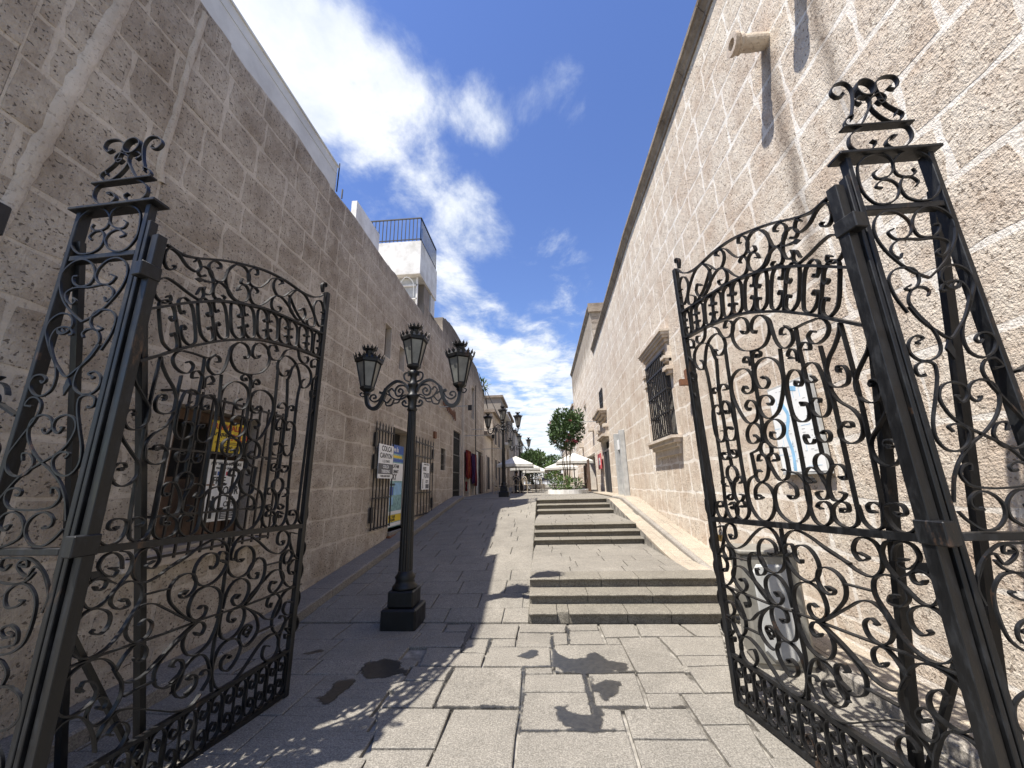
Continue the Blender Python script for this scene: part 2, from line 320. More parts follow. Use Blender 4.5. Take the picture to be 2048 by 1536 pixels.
# ---------------- masonry ----------------
def block_mesh(bm, fr, a, b, z0, z1, proud, rnd):
    n = 4; g = []
    cw = (b - a); chh = (z1 - z0); j = min(cw, chh) * .035
    for iz in range(n):
        row = []
        for iu in range(n):
            fu = iu / (n - 1); fz = iz / (n - 1)
            eu = iu in (0, n - 1); ez = iz in (0, n - 1)
            u = a + cw * fu + rnd.uniform(-j, j) * (1 if eu else 1.5); z = z0 + chh * fz + rnd.uniform(-j, j)
            if eu and ez: u += (.5 - fu) * j * 1.3; z += (.5 - fz) * j * 1.3
            d = proud * rnd.uniform(.55, 1.25) * (1 if not (eu or ez) else .55)
            row.append(bm.verts.new(fr(u, z, d)))
        g.append(row)
    fs = []
    for iz in range(n - 1):
        for iu in range(n - 1): fs.append(bm.faces.new((g[iz][iu], g[iz][iu + 1], g[iz + 1][iu + 1], g[iz + 1][iu])))
    ring = g[0][:] + [g[i][n - 1] for i in range(1, n)] + g[n - 1][-2::-1] + [g[i][0] for i in range(n - 2, 0, -1)]
    cen = fr((a + b) / 2, (z0 + z1) / 2, -.012)
    out = []
    for v in ring:
        w = v.co.copy(); dirn = (w - cen); q = fr(0, 0, 1) - fr(0, 0, 0)
        dirn -= q * dirn.dot(q); w = w + dirn.normalized() * .007; w -= q * ((w - cen).dot(q)); out.append(bm.verts.new(w))
    m = len(ring)
    for i in range(m): fs.append(bm.faces.new((ring[i], out[i], out[(i + 1) % m], ring[(i + 1) % m])))
    q = fr(0, 0, 1) - fr(0, 0, 0); bm.normal_update()
    fl = [f for f in fs[:9] if f.normal.dot(q) < 0]
    if len(fl) > 4: bmesh.ops.reverse_faces(bm, faces=fs)
def cut(r, o):
    a, b, c, d = r; e, f, g, h = o
    if e >= b or f <= a or g >= d or h <= c: return [r]
    out = []
    if e > a: out.append((a, e, c, d))
    if f < b: out.append((f, b, c, d))
    a2, b2 = max(a, e), min(b, f)
    if g > c: out.append((a2, b2, c, g))
    if h < d: out.append((a2, b2, h, d))
    return out
def masonry(parent, fr, u0, u1, top, bot, openings, ch, bw, ms, mm, thick=.6, proud=.012, gap=.03, seed=1, limit=300, lowproud=None, backs=True, name='wall'):
    rnd = random.Random(seed); q = fr(0, 0, 1) - fr(0, 0, 0)
    tmax = max(top(u0), top(u1), top((u0 + u1) / 2))
    # mortar bed with reveals round the openings
    us = sorted({u0, u1, *[o[0] for o in openings], *[o[1] for o in openings], *[u0 + (u1 - u0) * i / 10 for i in range(11)], *([2.099, 2.101, 2.279, 2.281] if u0 == 1.74 else [])})
    zs = sorted({-.6, *[o[2] for o in openings], *[o[3] for o in openings]})
    bm = bmesh.new()
    def quad(pts):
        vs_ = [bm.verts.new(p) for p in pts]; return bm.faces.new(vs_)
    for a, b in zip(us, us[1:]):
        m = (a + b) / 2; zz_ = [z for z in zs if z < min(top(a), top(b))] + [None]
        for c, d in zip(zz_, zz_[1:]):
            mid = (c + (d if d is not None else top(m))) / 2
            if any(o[0] < m < o[1] and o[2] < mid < o[3] for o in openings): continue
            quad([fr(a, c), fr(b, c), fr(b, top(b) if d is None else d), fr(a, top(a) if d is None else d)])
        quad([fr(a, top(a)), fr(b, top(b)), fr(b, top(b), -thick), fr(a, top(a), -thick)])
        if backs: quad([fr(a, -.6, -thick), fr(a, top(a), -thick), fr(b, top(b), -thick), fr(b, -.6, -thick)])
    for u in (u0, u1): quad([fr(u, -.6), fr(u, top(u)), fr(u, top(u), -thick), fr(u, -.6, -thick)])
    for o in openings:
        a, b, c, d, dep = o[:5]
        quad([fr(a, c), fr(a, d), fr(a, d, -dep), fr(a, c, -dep)]); quad([fr(b, c), fr(b, d), fr(b, d, -dep), fr(b, c, -dep)])
        quad([fr(a, c), fr(b, c), fr(b, c, -dep), fr(a, c, -dep)]); quad([fr(a, d), fr(b, d), fr(b, d, -dep), fr(a, d, -dep)])
    bmesh.ops.remove_doubles(bm, verts=bm.verts, dist=.0005); bmesh.ops.recalc_face_normals(bm, faces=bm.faces)
    wall = fin(name, bm, mm, parent)
    # blocks
    rects = []; z = -.15; row = 0
    while z < tmax:
        h = ch * rnd.uniform(.88, 1.12); u = u0 - rnd.uniform(0, bw)
        while u < u1:
            w = bw * rnd.uniform(.6, 1.35); a, b = max(u, u0), min(u + w, u1); u += w
            if b - a < .08: continue
            z1 = min(z + h, top((a + b) / 2) - .01); z0 = max(z, bot((a + b) / 2))
            if z1 - z0 < .06: continue
            rs = [(a, b, z0, z1)]
            for o in openings:
                rs = [x for r in rs for x in cut(r, (o[0] - .015, o[1] + .015, o[2] - .015, o[3] + .015))]
            rects += [r for r in rs if r[1] - r[0] > .09 and r[3] - r[2] > .07]
        z += h; row += 1
    def size(r):
        c = fr((r[0] + r[1]) / 2, (r[2] + r[3]) / 2); return (r[1] - r[0]) * (r[3] - r[2]) / ((c - Vector((0, 0, 1.6))).length ** 3 * 1) * (1 if c.y > 1.2 else .05)
    rects.sort(key=size, reverse=True)
    far = bmesh.new()
    for i, r in enumerate(rects):
        gp = gap * rnd.uniform(.7, 1.4) / 2; pr = proud * rnd.uniform(.5, 1.5)
        if i < limit:
            bm = bmesh.new(); block_mesh(bm, fr, r[0] + gp, r[1] - gp, r[2] + gp, r[3] - gp, pr, rnd); bm.normal_update()
            me = bpy.data.meshes.new('stone_block'); bm.to_mesh(me); bm.free()
            link('stone_block', me, ms, wall)
        else: block_mesh(far, fr, r[0] + gp, r[1] - gp, r[2] + gp, r[3] - gp, pr, rnd)
    if len(far.verts): fin('stone_block', far, ms, wall, False, True)
    else: far.free()
    return wall
def panel_back(parent, fr, o, m, name, d=None):
    bm = bmesh.new(); obox(bm, fr, o[0], o[1], o[2], o[3], -(d or o[4]) - .03, -(d or o[4]) + .002); return fin(name, bm, m, parent)
LF = frame((-3.5, 0), (-3.5, 1), -1)       # left wall frame: u = y, d = +x
# ---- left building, first section
B1 = thing('stone_building', 'shaded pinkish stone building nearest on the left, with the big barred window and shop door', 'building')
opL1 = [(3.42, 4.54, 1.10, 2.44, .34), (8.88, 10.42, .62, 3.0, .42), (8.11, 8.48, 4.53, 5.32, .16), (9.04, 9.42, 4.48, 5.10, .16)]
bm = bmesh.new(); obox(bm, LF, 1.59, 1.735, 4.15, 5.22, -.5, -.002); fin('wall_corner', bm, M['mortarL'], B1)
bm = bmesh.new(); block_mesh(bm, LF, 1.60, 1.74, 4.2, 4.6, .006, random); block_mesh(bm, LF, 1.60, 1.74, 4.64, 5.18, .006, random); fin('corner_stone', bm, M['stoneL'], B1)
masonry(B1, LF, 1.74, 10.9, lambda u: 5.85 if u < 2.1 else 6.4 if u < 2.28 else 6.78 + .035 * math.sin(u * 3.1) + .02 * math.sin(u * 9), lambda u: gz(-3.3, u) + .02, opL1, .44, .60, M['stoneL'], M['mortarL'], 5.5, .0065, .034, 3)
for o in opL1[2:]: panel_back(B1, LF, o, M['wood'], 'shutter', .14)
# raised mortar bands left by old repairs
def band(parent, fr, pts, w, m, seed=0):
    rnd = random.Random(seed); P = cr_spline([Vector(p) for p in pts], 8); bm = bmesh.new(); L = []
    for i, p in enumerate(P):
        t = (P[min(i + 1, len(P) - 1)] - P[max(i - 1, 0)]).normalized(); s = Vector((-t.y, t.x))
        a = w * rnd.uniform(.75, 1.2) / 2; b = w * rnd.uniform(.75, 1.2) / 2
        L.append([bm.verts.new(fr(*(p + s * a), .002)), bm.verts.new(fr(*(p + s * a * .6), .024)), bm.verts.new(fr(*(p - s * b * .6), .024)), bm.verts.new(fr(*(p - s * b), .002))])
    for A, B in zip(L, L[1:]):
        for j in range(3): bm.faces.new((A[j], A[j + 1], B[j + 1], B[j]))
    bmesh.ops.recalc_face_normals(bm, faces=bm.faces)
    return fin('mortar_band', bm, m, parent, True)
band(B1, LF, [(1.80, 2.3), (1.88, 3.0), (1.95, 3.6), (2.03, 4.5), (2.10, 5.2), (2.2, 6.1), (2.25, 6.7)], .11, M['mortarL'], 1)
band(B1, LF, [(2.83, 6.7), (2.79, 6.0), (2.78, 5.3), (2.76, 4.6), (2.80, 4.45)], .07, M['mortarL'], 2)
# roof pieces in white plaster
bm = bmesh.new(); box(bm, (-3.62, 2.3, 6.76), (-3.53, 5.62, 7.34)); fin('roof_parapet', bm, M['whiteside'], B1)
bm = bmesh.new(); box(bm, (-3.528, 2.32, 7.16), (-3.522, 5.6, 7.172)); box(bm, (-3.64, 2.3, 7.34), (-3.51, 5.64, 7.37)); fin('coping', bm, M['whiteside'], B1)

bm = bmesh.new(); bar(bm, (-3.50, 5.62, 6.8), (-3.52, 5.66, 7.45), .02); bar(bm, (-3.5, 5.8, 6.8), (-3.5, 5.8, 7.0), .02); fin('roof_pipe', bm, M['oldiron'], B1)
bm = bmesh.new(); box(bm, (-3.92, 6.9, 6.74), (-3.80, 8.1, 7.70)); fin('roof_fin_wall', bm, M['white'], B1)
# balcony
bm = bmesh.new(); box(bm, (-5.6, 10.25, 7.86), (-3.46, 12.1, 9.0)); bal = fin('balcony', bm, M['white'], B1)
bm = bmesh.new(); box(bm, (-5.6, 10.40, 6.7), (-4.9, 12.0, 7.86)); fin('penthouse_wall', bm, M['white'], B1)
bm = bmesh.new()
for u in (-4.86, -4.45, -3.62): box(bm, (u, 10.42, 6.7), (u + .05, 10.47, 7.84))
box(bm, (-4.86, 10.42, 7.55), (-3.58, 10.47, 7.6)); box(bm, (-4.86, 10.42, 7.1), (-3.58, 10.46, 7.14)); fin('window_frame', bm, M['white'], B1)
bm = bmesh.new(); box(bm, (-4.86, 10.48, 6.7), (-3.6, 10.50, 7.84)); fin('window_pane', bm, M['lgrey'], B1)
bm = bmesh.new(); box(bm, (-3.9, 11.6, 6.8), (-3.5, 12.05, 7.84)); fin('balcony_bracket', bm, M['whiteside'], B1)
bm = bmesh.new(); ribbon(bm, [(-3.95, 6.8), (-3.93, 7.3), (-3.75, 7.55), (-3.55, 7.4), (-3.5, 6.9)], lambda u, z, d=0: Vector((u, 9.9 + d, z)), .02, .02); fin('roof_pipe', bm, M['lgrey'], B1)
def rail(parent, a, b, z0, z1, n):
    a = Vector(a); b = Vector(b); bm = bmesh.new()
    for z, w in ((z1, .035), (z0 + .10, .025)): bar(bm, (*a, z), (*b, z), w)
    r = fin('top_rail', bm, M['lampiron'], parent)
    me = None
    for i in range(n + 1):
        p = a.lerp(b, i / n); bm = bmesh.new(); bar(bm, (*p, z0), (*p, z1), .022); fin('baluster', bm, M['lampiron'], r)
rail(bal, (-5.6, 10.3), (-3.5, 10.3), 9.0, 9.86, 17); rail(bal, (-3.5, 10.3), (-3.5, 12.05), 9.0, 9.86, 14)
base(B1, (-3.5, 1.74, 0))
# ---- left building, second and third sections
B2 = thing('stone_building', 'narrow stone house beyond the white balcony, with the small grille window', 'building')
opL2 = [(13.35, 14.02, 2.12, 2.88, .12)]
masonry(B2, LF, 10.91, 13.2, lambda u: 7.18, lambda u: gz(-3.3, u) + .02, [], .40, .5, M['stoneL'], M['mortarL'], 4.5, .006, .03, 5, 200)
bm = bmesh.new(); obox(bm, LF, 10.92, 11.5, 7.19, 8.05, -.55, -.02); fin('chimney', bm, M['mortarL'], B2)
bm = bmesh.new(); obox(bm, LF, 13.25, 13.4, 7.5, 7.62, -2.6, -.05); obox(bm, LF, 13.6, 13.75, 7.78, 7.9, -2.6, -.05); fin('roof_beam', bm, M['white'], B2)
base(B2, (-3.5, 10.9, .7))
B3 = thing('stone_building', 'tall shaded stone building with the long iron gate door and textiles by its doorways', 'building')
opL3 = [(13.35, 14.02, 2.12, 2.88, .12), (15.24, 16.66, 1.10, 3.78, .3), (17.45, 18.6, 1.08, 3.05, .3), (19.0, 20.1, 1.08, 3.0, .3), (20.65, 22.8, 1.1, 3.4, .4), (19.3, 20.1, 4.9, 6.6, .2)]
t3 = lambda u: 7.75 + .3 * min(1, max(0, (u - 13.2) / 1.4)) - max(0, u - 21) * .35
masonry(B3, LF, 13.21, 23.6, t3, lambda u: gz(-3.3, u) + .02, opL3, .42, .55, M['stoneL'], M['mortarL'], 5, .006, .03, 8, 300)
panel_back(B3, LF, opL3[0], M['dark'], 'niche_back', .11); panel_back(B3, LF, opL3[1], M['dark'], 'doorway_back', .28)
panel_back(B3, LF, opL3[2], M['wood'], 'doorway_back', .28); panel_back(B3, LF, opL3[3], M['dark'], 'doorway_back', .28); panel_back(B3, LF, opL3[4], M['dark'], 'doorway_back', .38); panel_back(B3, LF, opL3[5], M['dark'], 'window', .18)
bm = bmesh.new(); obox(bm, LF, 16.85, 17.0, 1.0, 7.9, 0.0, .09); fin('corner_strip', bm, M['mortarL'], B3)
bm = bmesh.new(); bar(bm, (-3.48, 20.4, 1.1), (-3.48, 20.4, 6.9), .05, n=8); fin('drain_pipe', bm, M['oldiron'], B3)
gb = bmesh.new()
for z in (1.4, 2.1, 2.8, 3.5): bar(gb, (-3.56, 15.27, z), (-3.56, 16.64, z), .04)
gd = fin('gate_door', gb, M['lampiron'], B3)
for i in range(10):
    bm = bmesh.new(); y = 15.29 + i * .147; bar(bm, (-3.56, y, 1.12), (-3.56, y, 3.76), .032); fin('bar', bm, M['lampiron'], gd)
gb = bmesh.new()
for z in (2.3, 2.68): bar(gb, (-3.53, 13.36, z), (-3.53, 14.0, z), .02)
gd = fin('window_grille', gb, M['oldiron'], B3)
for i in range(4):
    bm = bmesh.new(); y = 13.45 + i * .15; bar(bm, (-3.53, y, 2.12), (-3.53, y, 2.88), .018); fin('bar', bm, M['oldiron'], gd)
bm = bmesh.new()
for a, b, z0, z1 in ((20.75, 21.6, 1.12, 3.35),): obox(bm, LF, a, b, z0, z1, -.1, -.04)
fin('door', bm, M['lgrey'], B3)
bm = bmesh.new(); obox(bm, LF, 22.0, 22.75, 1.12, 3.2, .0, .05); fin('door_leaf', bm, M['brownwood'], B3)
bm = bmesh.new(); bar(bm, (-3.45, 23.3, 6.8), (-3.45, 23.3, 8.1), .04); bar(bm, (-3.45, 23.0, 8.0), (-3.4, 24.6, 6.4), .035); bar(bm, (-3.45, 21.5, 7.9), (-3.45, 24.6, 6.6), .03); fin('roof_rail', bm, M['lampiron'], B3)
base(B3, (-3.5, 13.2, ZP))
# ---- right building
RF1 = frame((2.75, 0), (2.75, 1), 1); RF2 = frame((2.75, 10), (3.0, 20), 1)
B4 = thing('stone_building', 'long sunlit pale stone building along the right side, with the hooded barred window', 'building')
sw = lambda u: max(.12, .43 + .133 * (u - 7.3)) if u < 12 else ZP
opR1 = [(8.0, 9.38, 2.46, 4.30, .40)]
topR = lambda u: 8.42
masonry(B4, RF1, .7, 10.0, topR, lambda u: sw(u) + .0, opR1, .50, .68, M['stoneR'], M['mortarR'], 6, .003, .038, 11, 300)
opR2 = [(7.7, 8.85, 4.92, 5.86, .25), (7.1, 9.3, 3.02, 3.45, .2), (7.3, 9.2, 1.0, 2.95, .5), (3.35, 4.8, 1.0, 3.3, .5)]
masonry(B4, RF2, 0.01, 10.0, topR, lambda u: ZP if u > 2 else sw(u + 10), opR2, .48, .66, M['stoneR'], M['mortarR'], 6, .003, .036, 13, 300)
for o, m, nme in zip(opR2, ('dark', 'dark', 'dark', 'dark'), ('window', 'window', 'doorway_back', 'doorway_back')): panel_back(B4, RF2, o, M[m], nme)
panel_back(B4, RF1, opR1[0], M['dark'], 'window_back', .38)
def cornice(parent, fr, u0, u1, z, m, n):
    prof = [(0, .0), (.03, .0), (.04, .08), (.08, .13), (.10, .18), (.13, .20), (.13, .28), (-.3, .31)]
    for i in range(n):
        a = u0 + (u1 - u0) * i / n + .006; b = u0 + (u1 - u0) * (i + 1) / n - .006; bm = bmesh.new(); ra = [bm.verts.new(fr(a, z + q, d)) for d, q in prof]; rb = [bm.verts.new(fr(b, z + q, d)) for d, q in prof]
        for j in range(len(prof) - 1): bm.faces.new((ra[j], ra[j + 1], rb[j + 1], rb[j]))
        bm.faces.new(ra); bm.faces.new(rb[::-1]); bmesh.ops.recalc_face_normals(bm, faces=bm.faces); fin('cornice_stone', bm, m, parent)
cornice(B4, RF1, .7, 10.0, 8.3, M['cornice'], 10); cornice(B4, RF2, 0, 10.0, 8.3, M['cornice'], 11)
# hooded window with carved surround
hw = bmesh.new()
for d, z0, z1, e in ((.05, 4.32, 4.42, .10), (.09, 4.42, 4.50, .15), (.14, 4.50, 4.56, .20), (.17, 4.56, 4.62, .23), (.20, 4.62, 4.67, .25)): obox(hw, RF1, 8.0 - e - .02, 9.38 + e, z0, z1, -.02, d)
wf = fin('window', bmesh.new(), M['carved'], B4) if False else fin('window_hood', hw, M['carved'], B4)
bm = bmesh.new()
for u0_, u1_ in ((7.80, 7.99), (9.39, 9.58)):
    obox(bm, RF1, u0_, u1_, 3.72, 3.80, 0, .09); obox(bm, RF1, u0_ - .03, u1_ + .03, 3.80, 3.88, 0, .14); obox(bm, RF1, u0_, u1_, 3.98, 4.04, 0, .12); obox(bm, RF1, u0_ - .02, u1_ + .02, 4.04, 4.1, 0, .16); obox(bm, RF1, u0_, u1_, 3.88, 4.32, 0, .05)
fin('window_bracket', bm, M['carved'], B4)
bm = bmesh.new()
for d, z0, z1, e in ((.05, 2.10, 2.24, .02), (.10, 2.24, 2.32, .06), (.17, 2.32, 2.40, .12), (.22, 2.40, 2.455, .16)): obox(bm, RF1, 8.0 - .1 - e, 9.38 + .1 + e, z0, z1, -.02, d)
fin('window_sill', bm, M['carved'], B4)
g = bmesh.new()
for z in (2.50, 2.98, 3.45, 3.92): bar(g, RF1(8.0, z, .10), RF1(9.38, z, .10), .035); bar(g, RF1(8.0, z, .10), RF1(8.0, z, -.1), .03); bar(g, RF1(9.38, z, .10), RF1(9.38, z, -.1), .03)
bar(g, RF1(8.0, 4.24, .1), RF1(9.38, 4.24, .1), .04)
gr = fin('window_grille', g, M['oldiron'], B4)
for i in range(11):
    bm = bmesh.new(); u = 8.02 + i * .134; bar(bm, RF1(u, 2.47, .10), RF1(u, 4.24, .10), .026); fin('bar', bm, M['oldiron'], gr)
for u in (8.05, 8.75):
    bm = bmesh.new(); obox(bm, RF1, u, u + .6, 2.5, 4.25, -.34, -.30); fin('window_pane', bm, M['pane'], B4)
# second window, hood and doors
g = bmesh.new(); bar(g, RF2(7.75, 5.2, .03), RF2(8.8, 5.2, .03), .03); bar(g, RF2(7.75, 5.55, .03), RF2(8.8, 5.55, .03), .03)
for i in range(8): bar(g, RF2(7.75 + i * .15, 4.93, .03), RF2(7.75 + i * .15, 5.85, .03), .025)
fin('window_grille', g, M['oldiron'], B4)
bm = bmesh.new()
for d, z0, z1, e in ((.10, 4.30, 4.42, .0), (.22, 4.42, 4.54, .15), (.34, 4.54, 4.64, .28), (.4, 4.64, 4.72, .35)): obox(bm, RF2, 7.3 - e, 9.2 + e, z0, z1, 0, d)
for u in (6.9, 9.35): obox(bm, RF2, u, u + .26, 3.5, 3.9, 0, .14); obox(bm, RF2, u - .05, u + .3, 3.9, 4.05, 0, .22)
fin('door_hood', bm, M['carved'], B4)
bm = bmesh.new()
for d, z0, z1, e in ((.1, 3.46, 3.54, .0), (.26, 3.54, 3.64, .12)): obox(bm, RF2, 7.25 - e, 9.25 + e, z0, z1, 0, d)
fin('door_lintel', bm, M['carved'], B4)
for u in (7.35, 8.45):
    bm = bmesh.new(); obox(bm, RF2, u, u + .62, 1.1, 2.93, -.05, .02); fin('door_leaf', bm, M['ink'], B4)
bm = bmesh.new(); obox(bm, RF2, 8.0, 8.42, 1.1, 2.6, -.2, -.15); fin('door_panel', bm, M['paper'], B4)
for u in (3.38, 4.5):
    bm = bmesh.new(); obox(bm, RF2, u, u + .26, 1.06, 3.3, .0, .16, .01); fin('door_frame', bm, M['lgrey'], B4)
bm = bmesh.new(); obox(bm, RF2, 3.65, 4.5, 1.1, 2.0, -.12, -.05); fin('door_panel', bm, M['lgrey'], B4)
# small wall lamps brackets
base(B4, (2.75, .7, 0))
# second taller building on the right
B5 = thing('stone_building', 'taller pale stone building behind the flowering tree, higher roofline at far right', 'building')
RF3 = frame((3.0, 20), (3.0, 21), 1)
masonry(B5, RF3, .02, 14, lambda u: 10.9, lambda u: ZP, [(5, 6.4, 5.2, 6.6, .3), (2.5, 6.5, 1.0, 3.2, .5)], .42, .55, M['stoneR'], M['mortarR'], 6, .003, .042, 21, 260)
panel_back(B5, RF3, (2.5, 6.5, 1.0, 3.2, .5), M['brownwood'], 'doorway_back'); panel_back(B5, RF3, (5, 6.4, 5.2, 6.6, .3), M['dark'], 'window')
cornice(B5, RF3, .02, 14, 10.8, M['cornice'], 12)
bm = bmesh.new(); box(bm, (2.9, 19.86, 10.7), (4.4, 20.0, 11.2)); fin('cornice_return', bm, M['cornice'], B5)
RF3e = frame((3.0, 20.0), (4.0, 20.0), -1)
for i in range(10):
    for k in range(6):
        bm = bmesh.new(); block_mesh(bm, RF3e, .05 + i * .5, .5 + i * .5, 8.6 + k * .37, 8.93 + k * .37, .014, random); fin('stone_block', bm, M['stoneR'], B5)
bm = bmesh.new(); obox(bm, RF3, 8, 8.8, 4.0, 4.3, 0, .35); obox(bm, RF3, 2, 2.5, 4.4, 4.6, 0, .3); fin('wall_ledge', bm, M['carved'], B5)
base(B5, (3.0, 20, ZP))
# stone water spouts
def spout(y, z, lab):
    t = thing('water_spout', lab, 'water spout'); bm = bmesh.new()
    prof = [(.085, 0), (.09, .18), (.085, .26), (.11, .28), (.10, .31), (.12, .34), (.12, .38)]
    n = 20; rings = []
    for r, d in prof: rings.append([bm.verts.new((2.75 - d, y + r * math.cos(2 * math.pi * i / n), z + r * math.sin(2 * math.pi * i / n))) for i in range(n)])
    for r, d in ((.065, .38), (.055, .2)): rings.append([bm.verts.new((2.75 - d, y + r * math.cos(2 * math.pi * i / n), z + r * math.sin(2 * math.pi * i / n))) for i in range(n)])
    for a, b in zip(rings, rings[1:]):
        for i in range(n): bm.faces.new((a[i], a[(i + 1) % n], b[(i + 1) % n], b[i]))
    bmesh.ops.recalc_face_normals(bm, faces=bm.faces); fin('pipe', bm, M['carved'], t)
    bm = bmesh.new(); lathe(bm, [(.05, 0), (.05, .01)], n=12)
    for v in bm.verts: v.co = Vector((2.75 - .21 - v.co.z, y + v.co.x, z + v.co.y))
    fin('bore', bm, M['dark'], t); base(t, (2.75, y, z)); return t
spout(3.50, 6.42, 'round carved stone water spout jutting from the sunlit wall above the right gate')
spout(2.82, 6.66, 'upper stone water spout above the frame, seen by its shadow on the sunlit wall')
# ---- paving
G0 = bmesh.new(); xs = [-60, -3.5, -3.1, -2.4, -1.6, -.9, -.24, 2.3, 60]; ys = [-40, 0, 1.5, 3.4, 5.13, 6, 7, 8, 9, 10, 11, 12, 13, 14, 15.3, 18, 24, 34, 44, 70, 160]
vg = {(x, y): G0.verts.new((x, y, (gz(x, y) if x <= -.24 or y < 5.2 else min(gz(-.3, y), max(0, (y - 5.14) * .125) if y < 13.2 else 9)) - .03)) for x in xs for y in ys}
for a, b in zip(xs, xs[1:]):
    for c, d in zip(ys, ys[1:]):
        if a >= -.24 and b <= 2.3 and 5.1 < c < 13.2: continue
        G0.faces.new((vg[a, c], vg[b, c], vg[b, d], vg[a, d]))
ground = struct('ground', G0, M['joint'])
def slab(bm, P, h=.03, bev=.008):
    c = sum(P, Vector()) / len(P)
    t = [bm.verts.new(p + (c - p).normalized() * bev * 1.4) for p in P]; m_ = [bm.verts.new(p - Vector((0, 0, bev * .6))) for p in P]; l = [bm.verts.new(p - Vector((0, 0, h + .01))) for p in P]
    n = len(P); bm.faces.new(t)
    for i in range(n): bm.faces.new((m_[i], m_[(i + 1) % n], t[(i + 1) % n], t[i])); bm.faces.new((l[i], l[(i + 1) % n], m_[(i + 1) % n], m_[i]))
    bmesh.ops.recalc_face_normals(bm, faces=bm.faces)
def addslab(poly, zf, m, parent, name='paving_slab', dz=0, gapw=.010, into=None):
    c = Vector((sum(p[0] for p in poly) / len(poly), sum(p[1] for p in poly) / len(poly)))
    P = []
    for p in poly:
        q = Vector(p); q = q + (c - q).normalized() * gapw + Vector((random.uniform(-.004, .004), random.uniform(-.004, .004))) * (1 if gapw > .003 else 0); P.append(Vector((q.x, q.y, zf(q.x, q.y) + dz)))
    if into is not None: slab(into, P); return
    bm = bmesh.new(); slab(bm, P); return fin(name, bm, m, parent)
SL = [[[-1.207,5.071],[-0.893,5.086],[-0.901,4.848],[-1.19,4.846]],[[-0.88,5.086],[-0.344,5.087],[-0.355,4.661],[-0.856,4.669]],[[-0.344,5.087],[0.208,5.073],[0.181,4.833],[-0.341,4.831]],[[-0.346,4.817],[0.024,4.813],[0.027,4.446],[-0.345,4.442]],[[0.031,4.813],[0.192,4.814],[0.186,4.514],[0.035,4.49]],[[0.215,5.073],[0.564,5.088],[0.55,4.901],[0.213,4.879]],[[0.212,4.866],[0.553,4.887],[0.564,4.518],[0.196,4.503]],[[0.576,5.088],[0.982,5.088],[0.96,4.725],[0.58,4.698]],[[0.582,4.68],[0.717,4.681],[0.729,4.508],[0.584,4.507]],[[0.99,5.088],[1.484,5.089],[1.535,4.735],[0.964,4.725]],[[1.496,5.089],[1.922,5.089],[1.809,4.718],[1.547,4.735]],[[-1.44,4.832],[-0.899,4.834],[-0.904,4.436],[-1.462,4.419]],[[-0.934,4.638],[-0.625,4.64],[-0.633,4.292],[-0.875,4.299]],[[-0.613,4.64],[-0.354,4.655],[-0.352,4.453],[-0.61,4.44]],[[-0.619,4.429],[0.005,4.435],[0.007,4.011],[-0.623,4.009]],[[-1.262,4.405],[-0.898,4.409],[-0.878,4.288],[-0.631,4.276],[-0.633,4.009],[-1.215,4.007]],[[0.039,4.485],[0.735,4.492],[0.731,3.908],[0.033,3.895]],[[0.726,4.681],[1.129,4.702],[1.153,3.928],[0.735,3.908]],[[1.144,4.714],[1.803,4.706],[1.654,4.273],[1.177,4.257]],[[1.178,4.247],[1.65,4.263],[1.583,4.073],[1.173,4.04]],[[-1.271,3.989],[-0.882,3.987],[-0.893,3.743],[-1.263,3.735]],[[-0.869,3.974],[-0.25,3.985],[-0.243,3.351],[-0.884,3.334]],[[-1.269,3.724],[-0.9,3.732],[-0.889,3.334],[-1.287,3.329]],[[-0.234,3.862],[0.277,3.872],[0.282,3.582],[-0.229,3.57]],[[-0.24,3.973],[0.016,3.998],[0.023,3.887],[-0.235,3.874]],[[-0.229,3.56],[0.281,3.572],[0.286,3.092],[-0.219,3.076]],[[0.319,3.88],[0.726,3.9],[0.692,3.391],[0.315,3.375]],[[0.321,3.361],[0.495,3.357],[0.481,3.098],[0.292,3.087]],[[0.732,3.896],[1.139,3.912],[1.17,3.593],[0.722,3.576]],[[1.195,4.032],[1.587,4.06],[1.407,3.609],[1.178,3.594]],[[0.723,3.566],[0.986,3.576],[0.977,3.376],[0.697,3.368]],[[0.993,3.576],[1.441,3.594],[1.321,3.196],[0.995,3.181]],[[-1.295,3.308],[-0.747,3.317],[-0.748,2.87],[-1.163,2.86]],[[-0.735,3.318],[-0.242,3.331],[-0.246,3.028],[-0.248,2.718],[-0.749,2.7]],[[-0.241,3.064],[0.493,3.087],[0.487,2.745],[-0.244,2.718]],[[0.507,3.352],[0.973,3.365],[0.986,3.017],[0.5,3.008]],[[0.503,3.001],[0.988,3.013],[0.998,2.764],[0.492,2.745]],[[0.996,3.174],[1.318,3.191],[1.244,2.773],[1.005,2.764]],[[-1.161,2.849],[-0.75,2.863],[-0.756,2.699],[-1.138,2.685]]]
for q in SL: addslab(q, gz, M['slab'], ground, dz=random.uniform(-.002, .003))
def inpoly(p, q):
    r = False; n = len(q)
    for i in range(n):
        a, b = q[i], q[(i + 1) % n]
        if (a[1] > p[1]) != (b[1] > p[1]) and p[0] < (b[0] - a[0]) * (p[1] - a[1]) / (b[1] - a[1]) + a[0]: r = not r
    return r
rnd = random.Random(5)
y = 5.11; rows = []
while y > -.4: h = rnd.choice((.30, .42, .5, .62)); rows.append((y - h, y)); y -= h
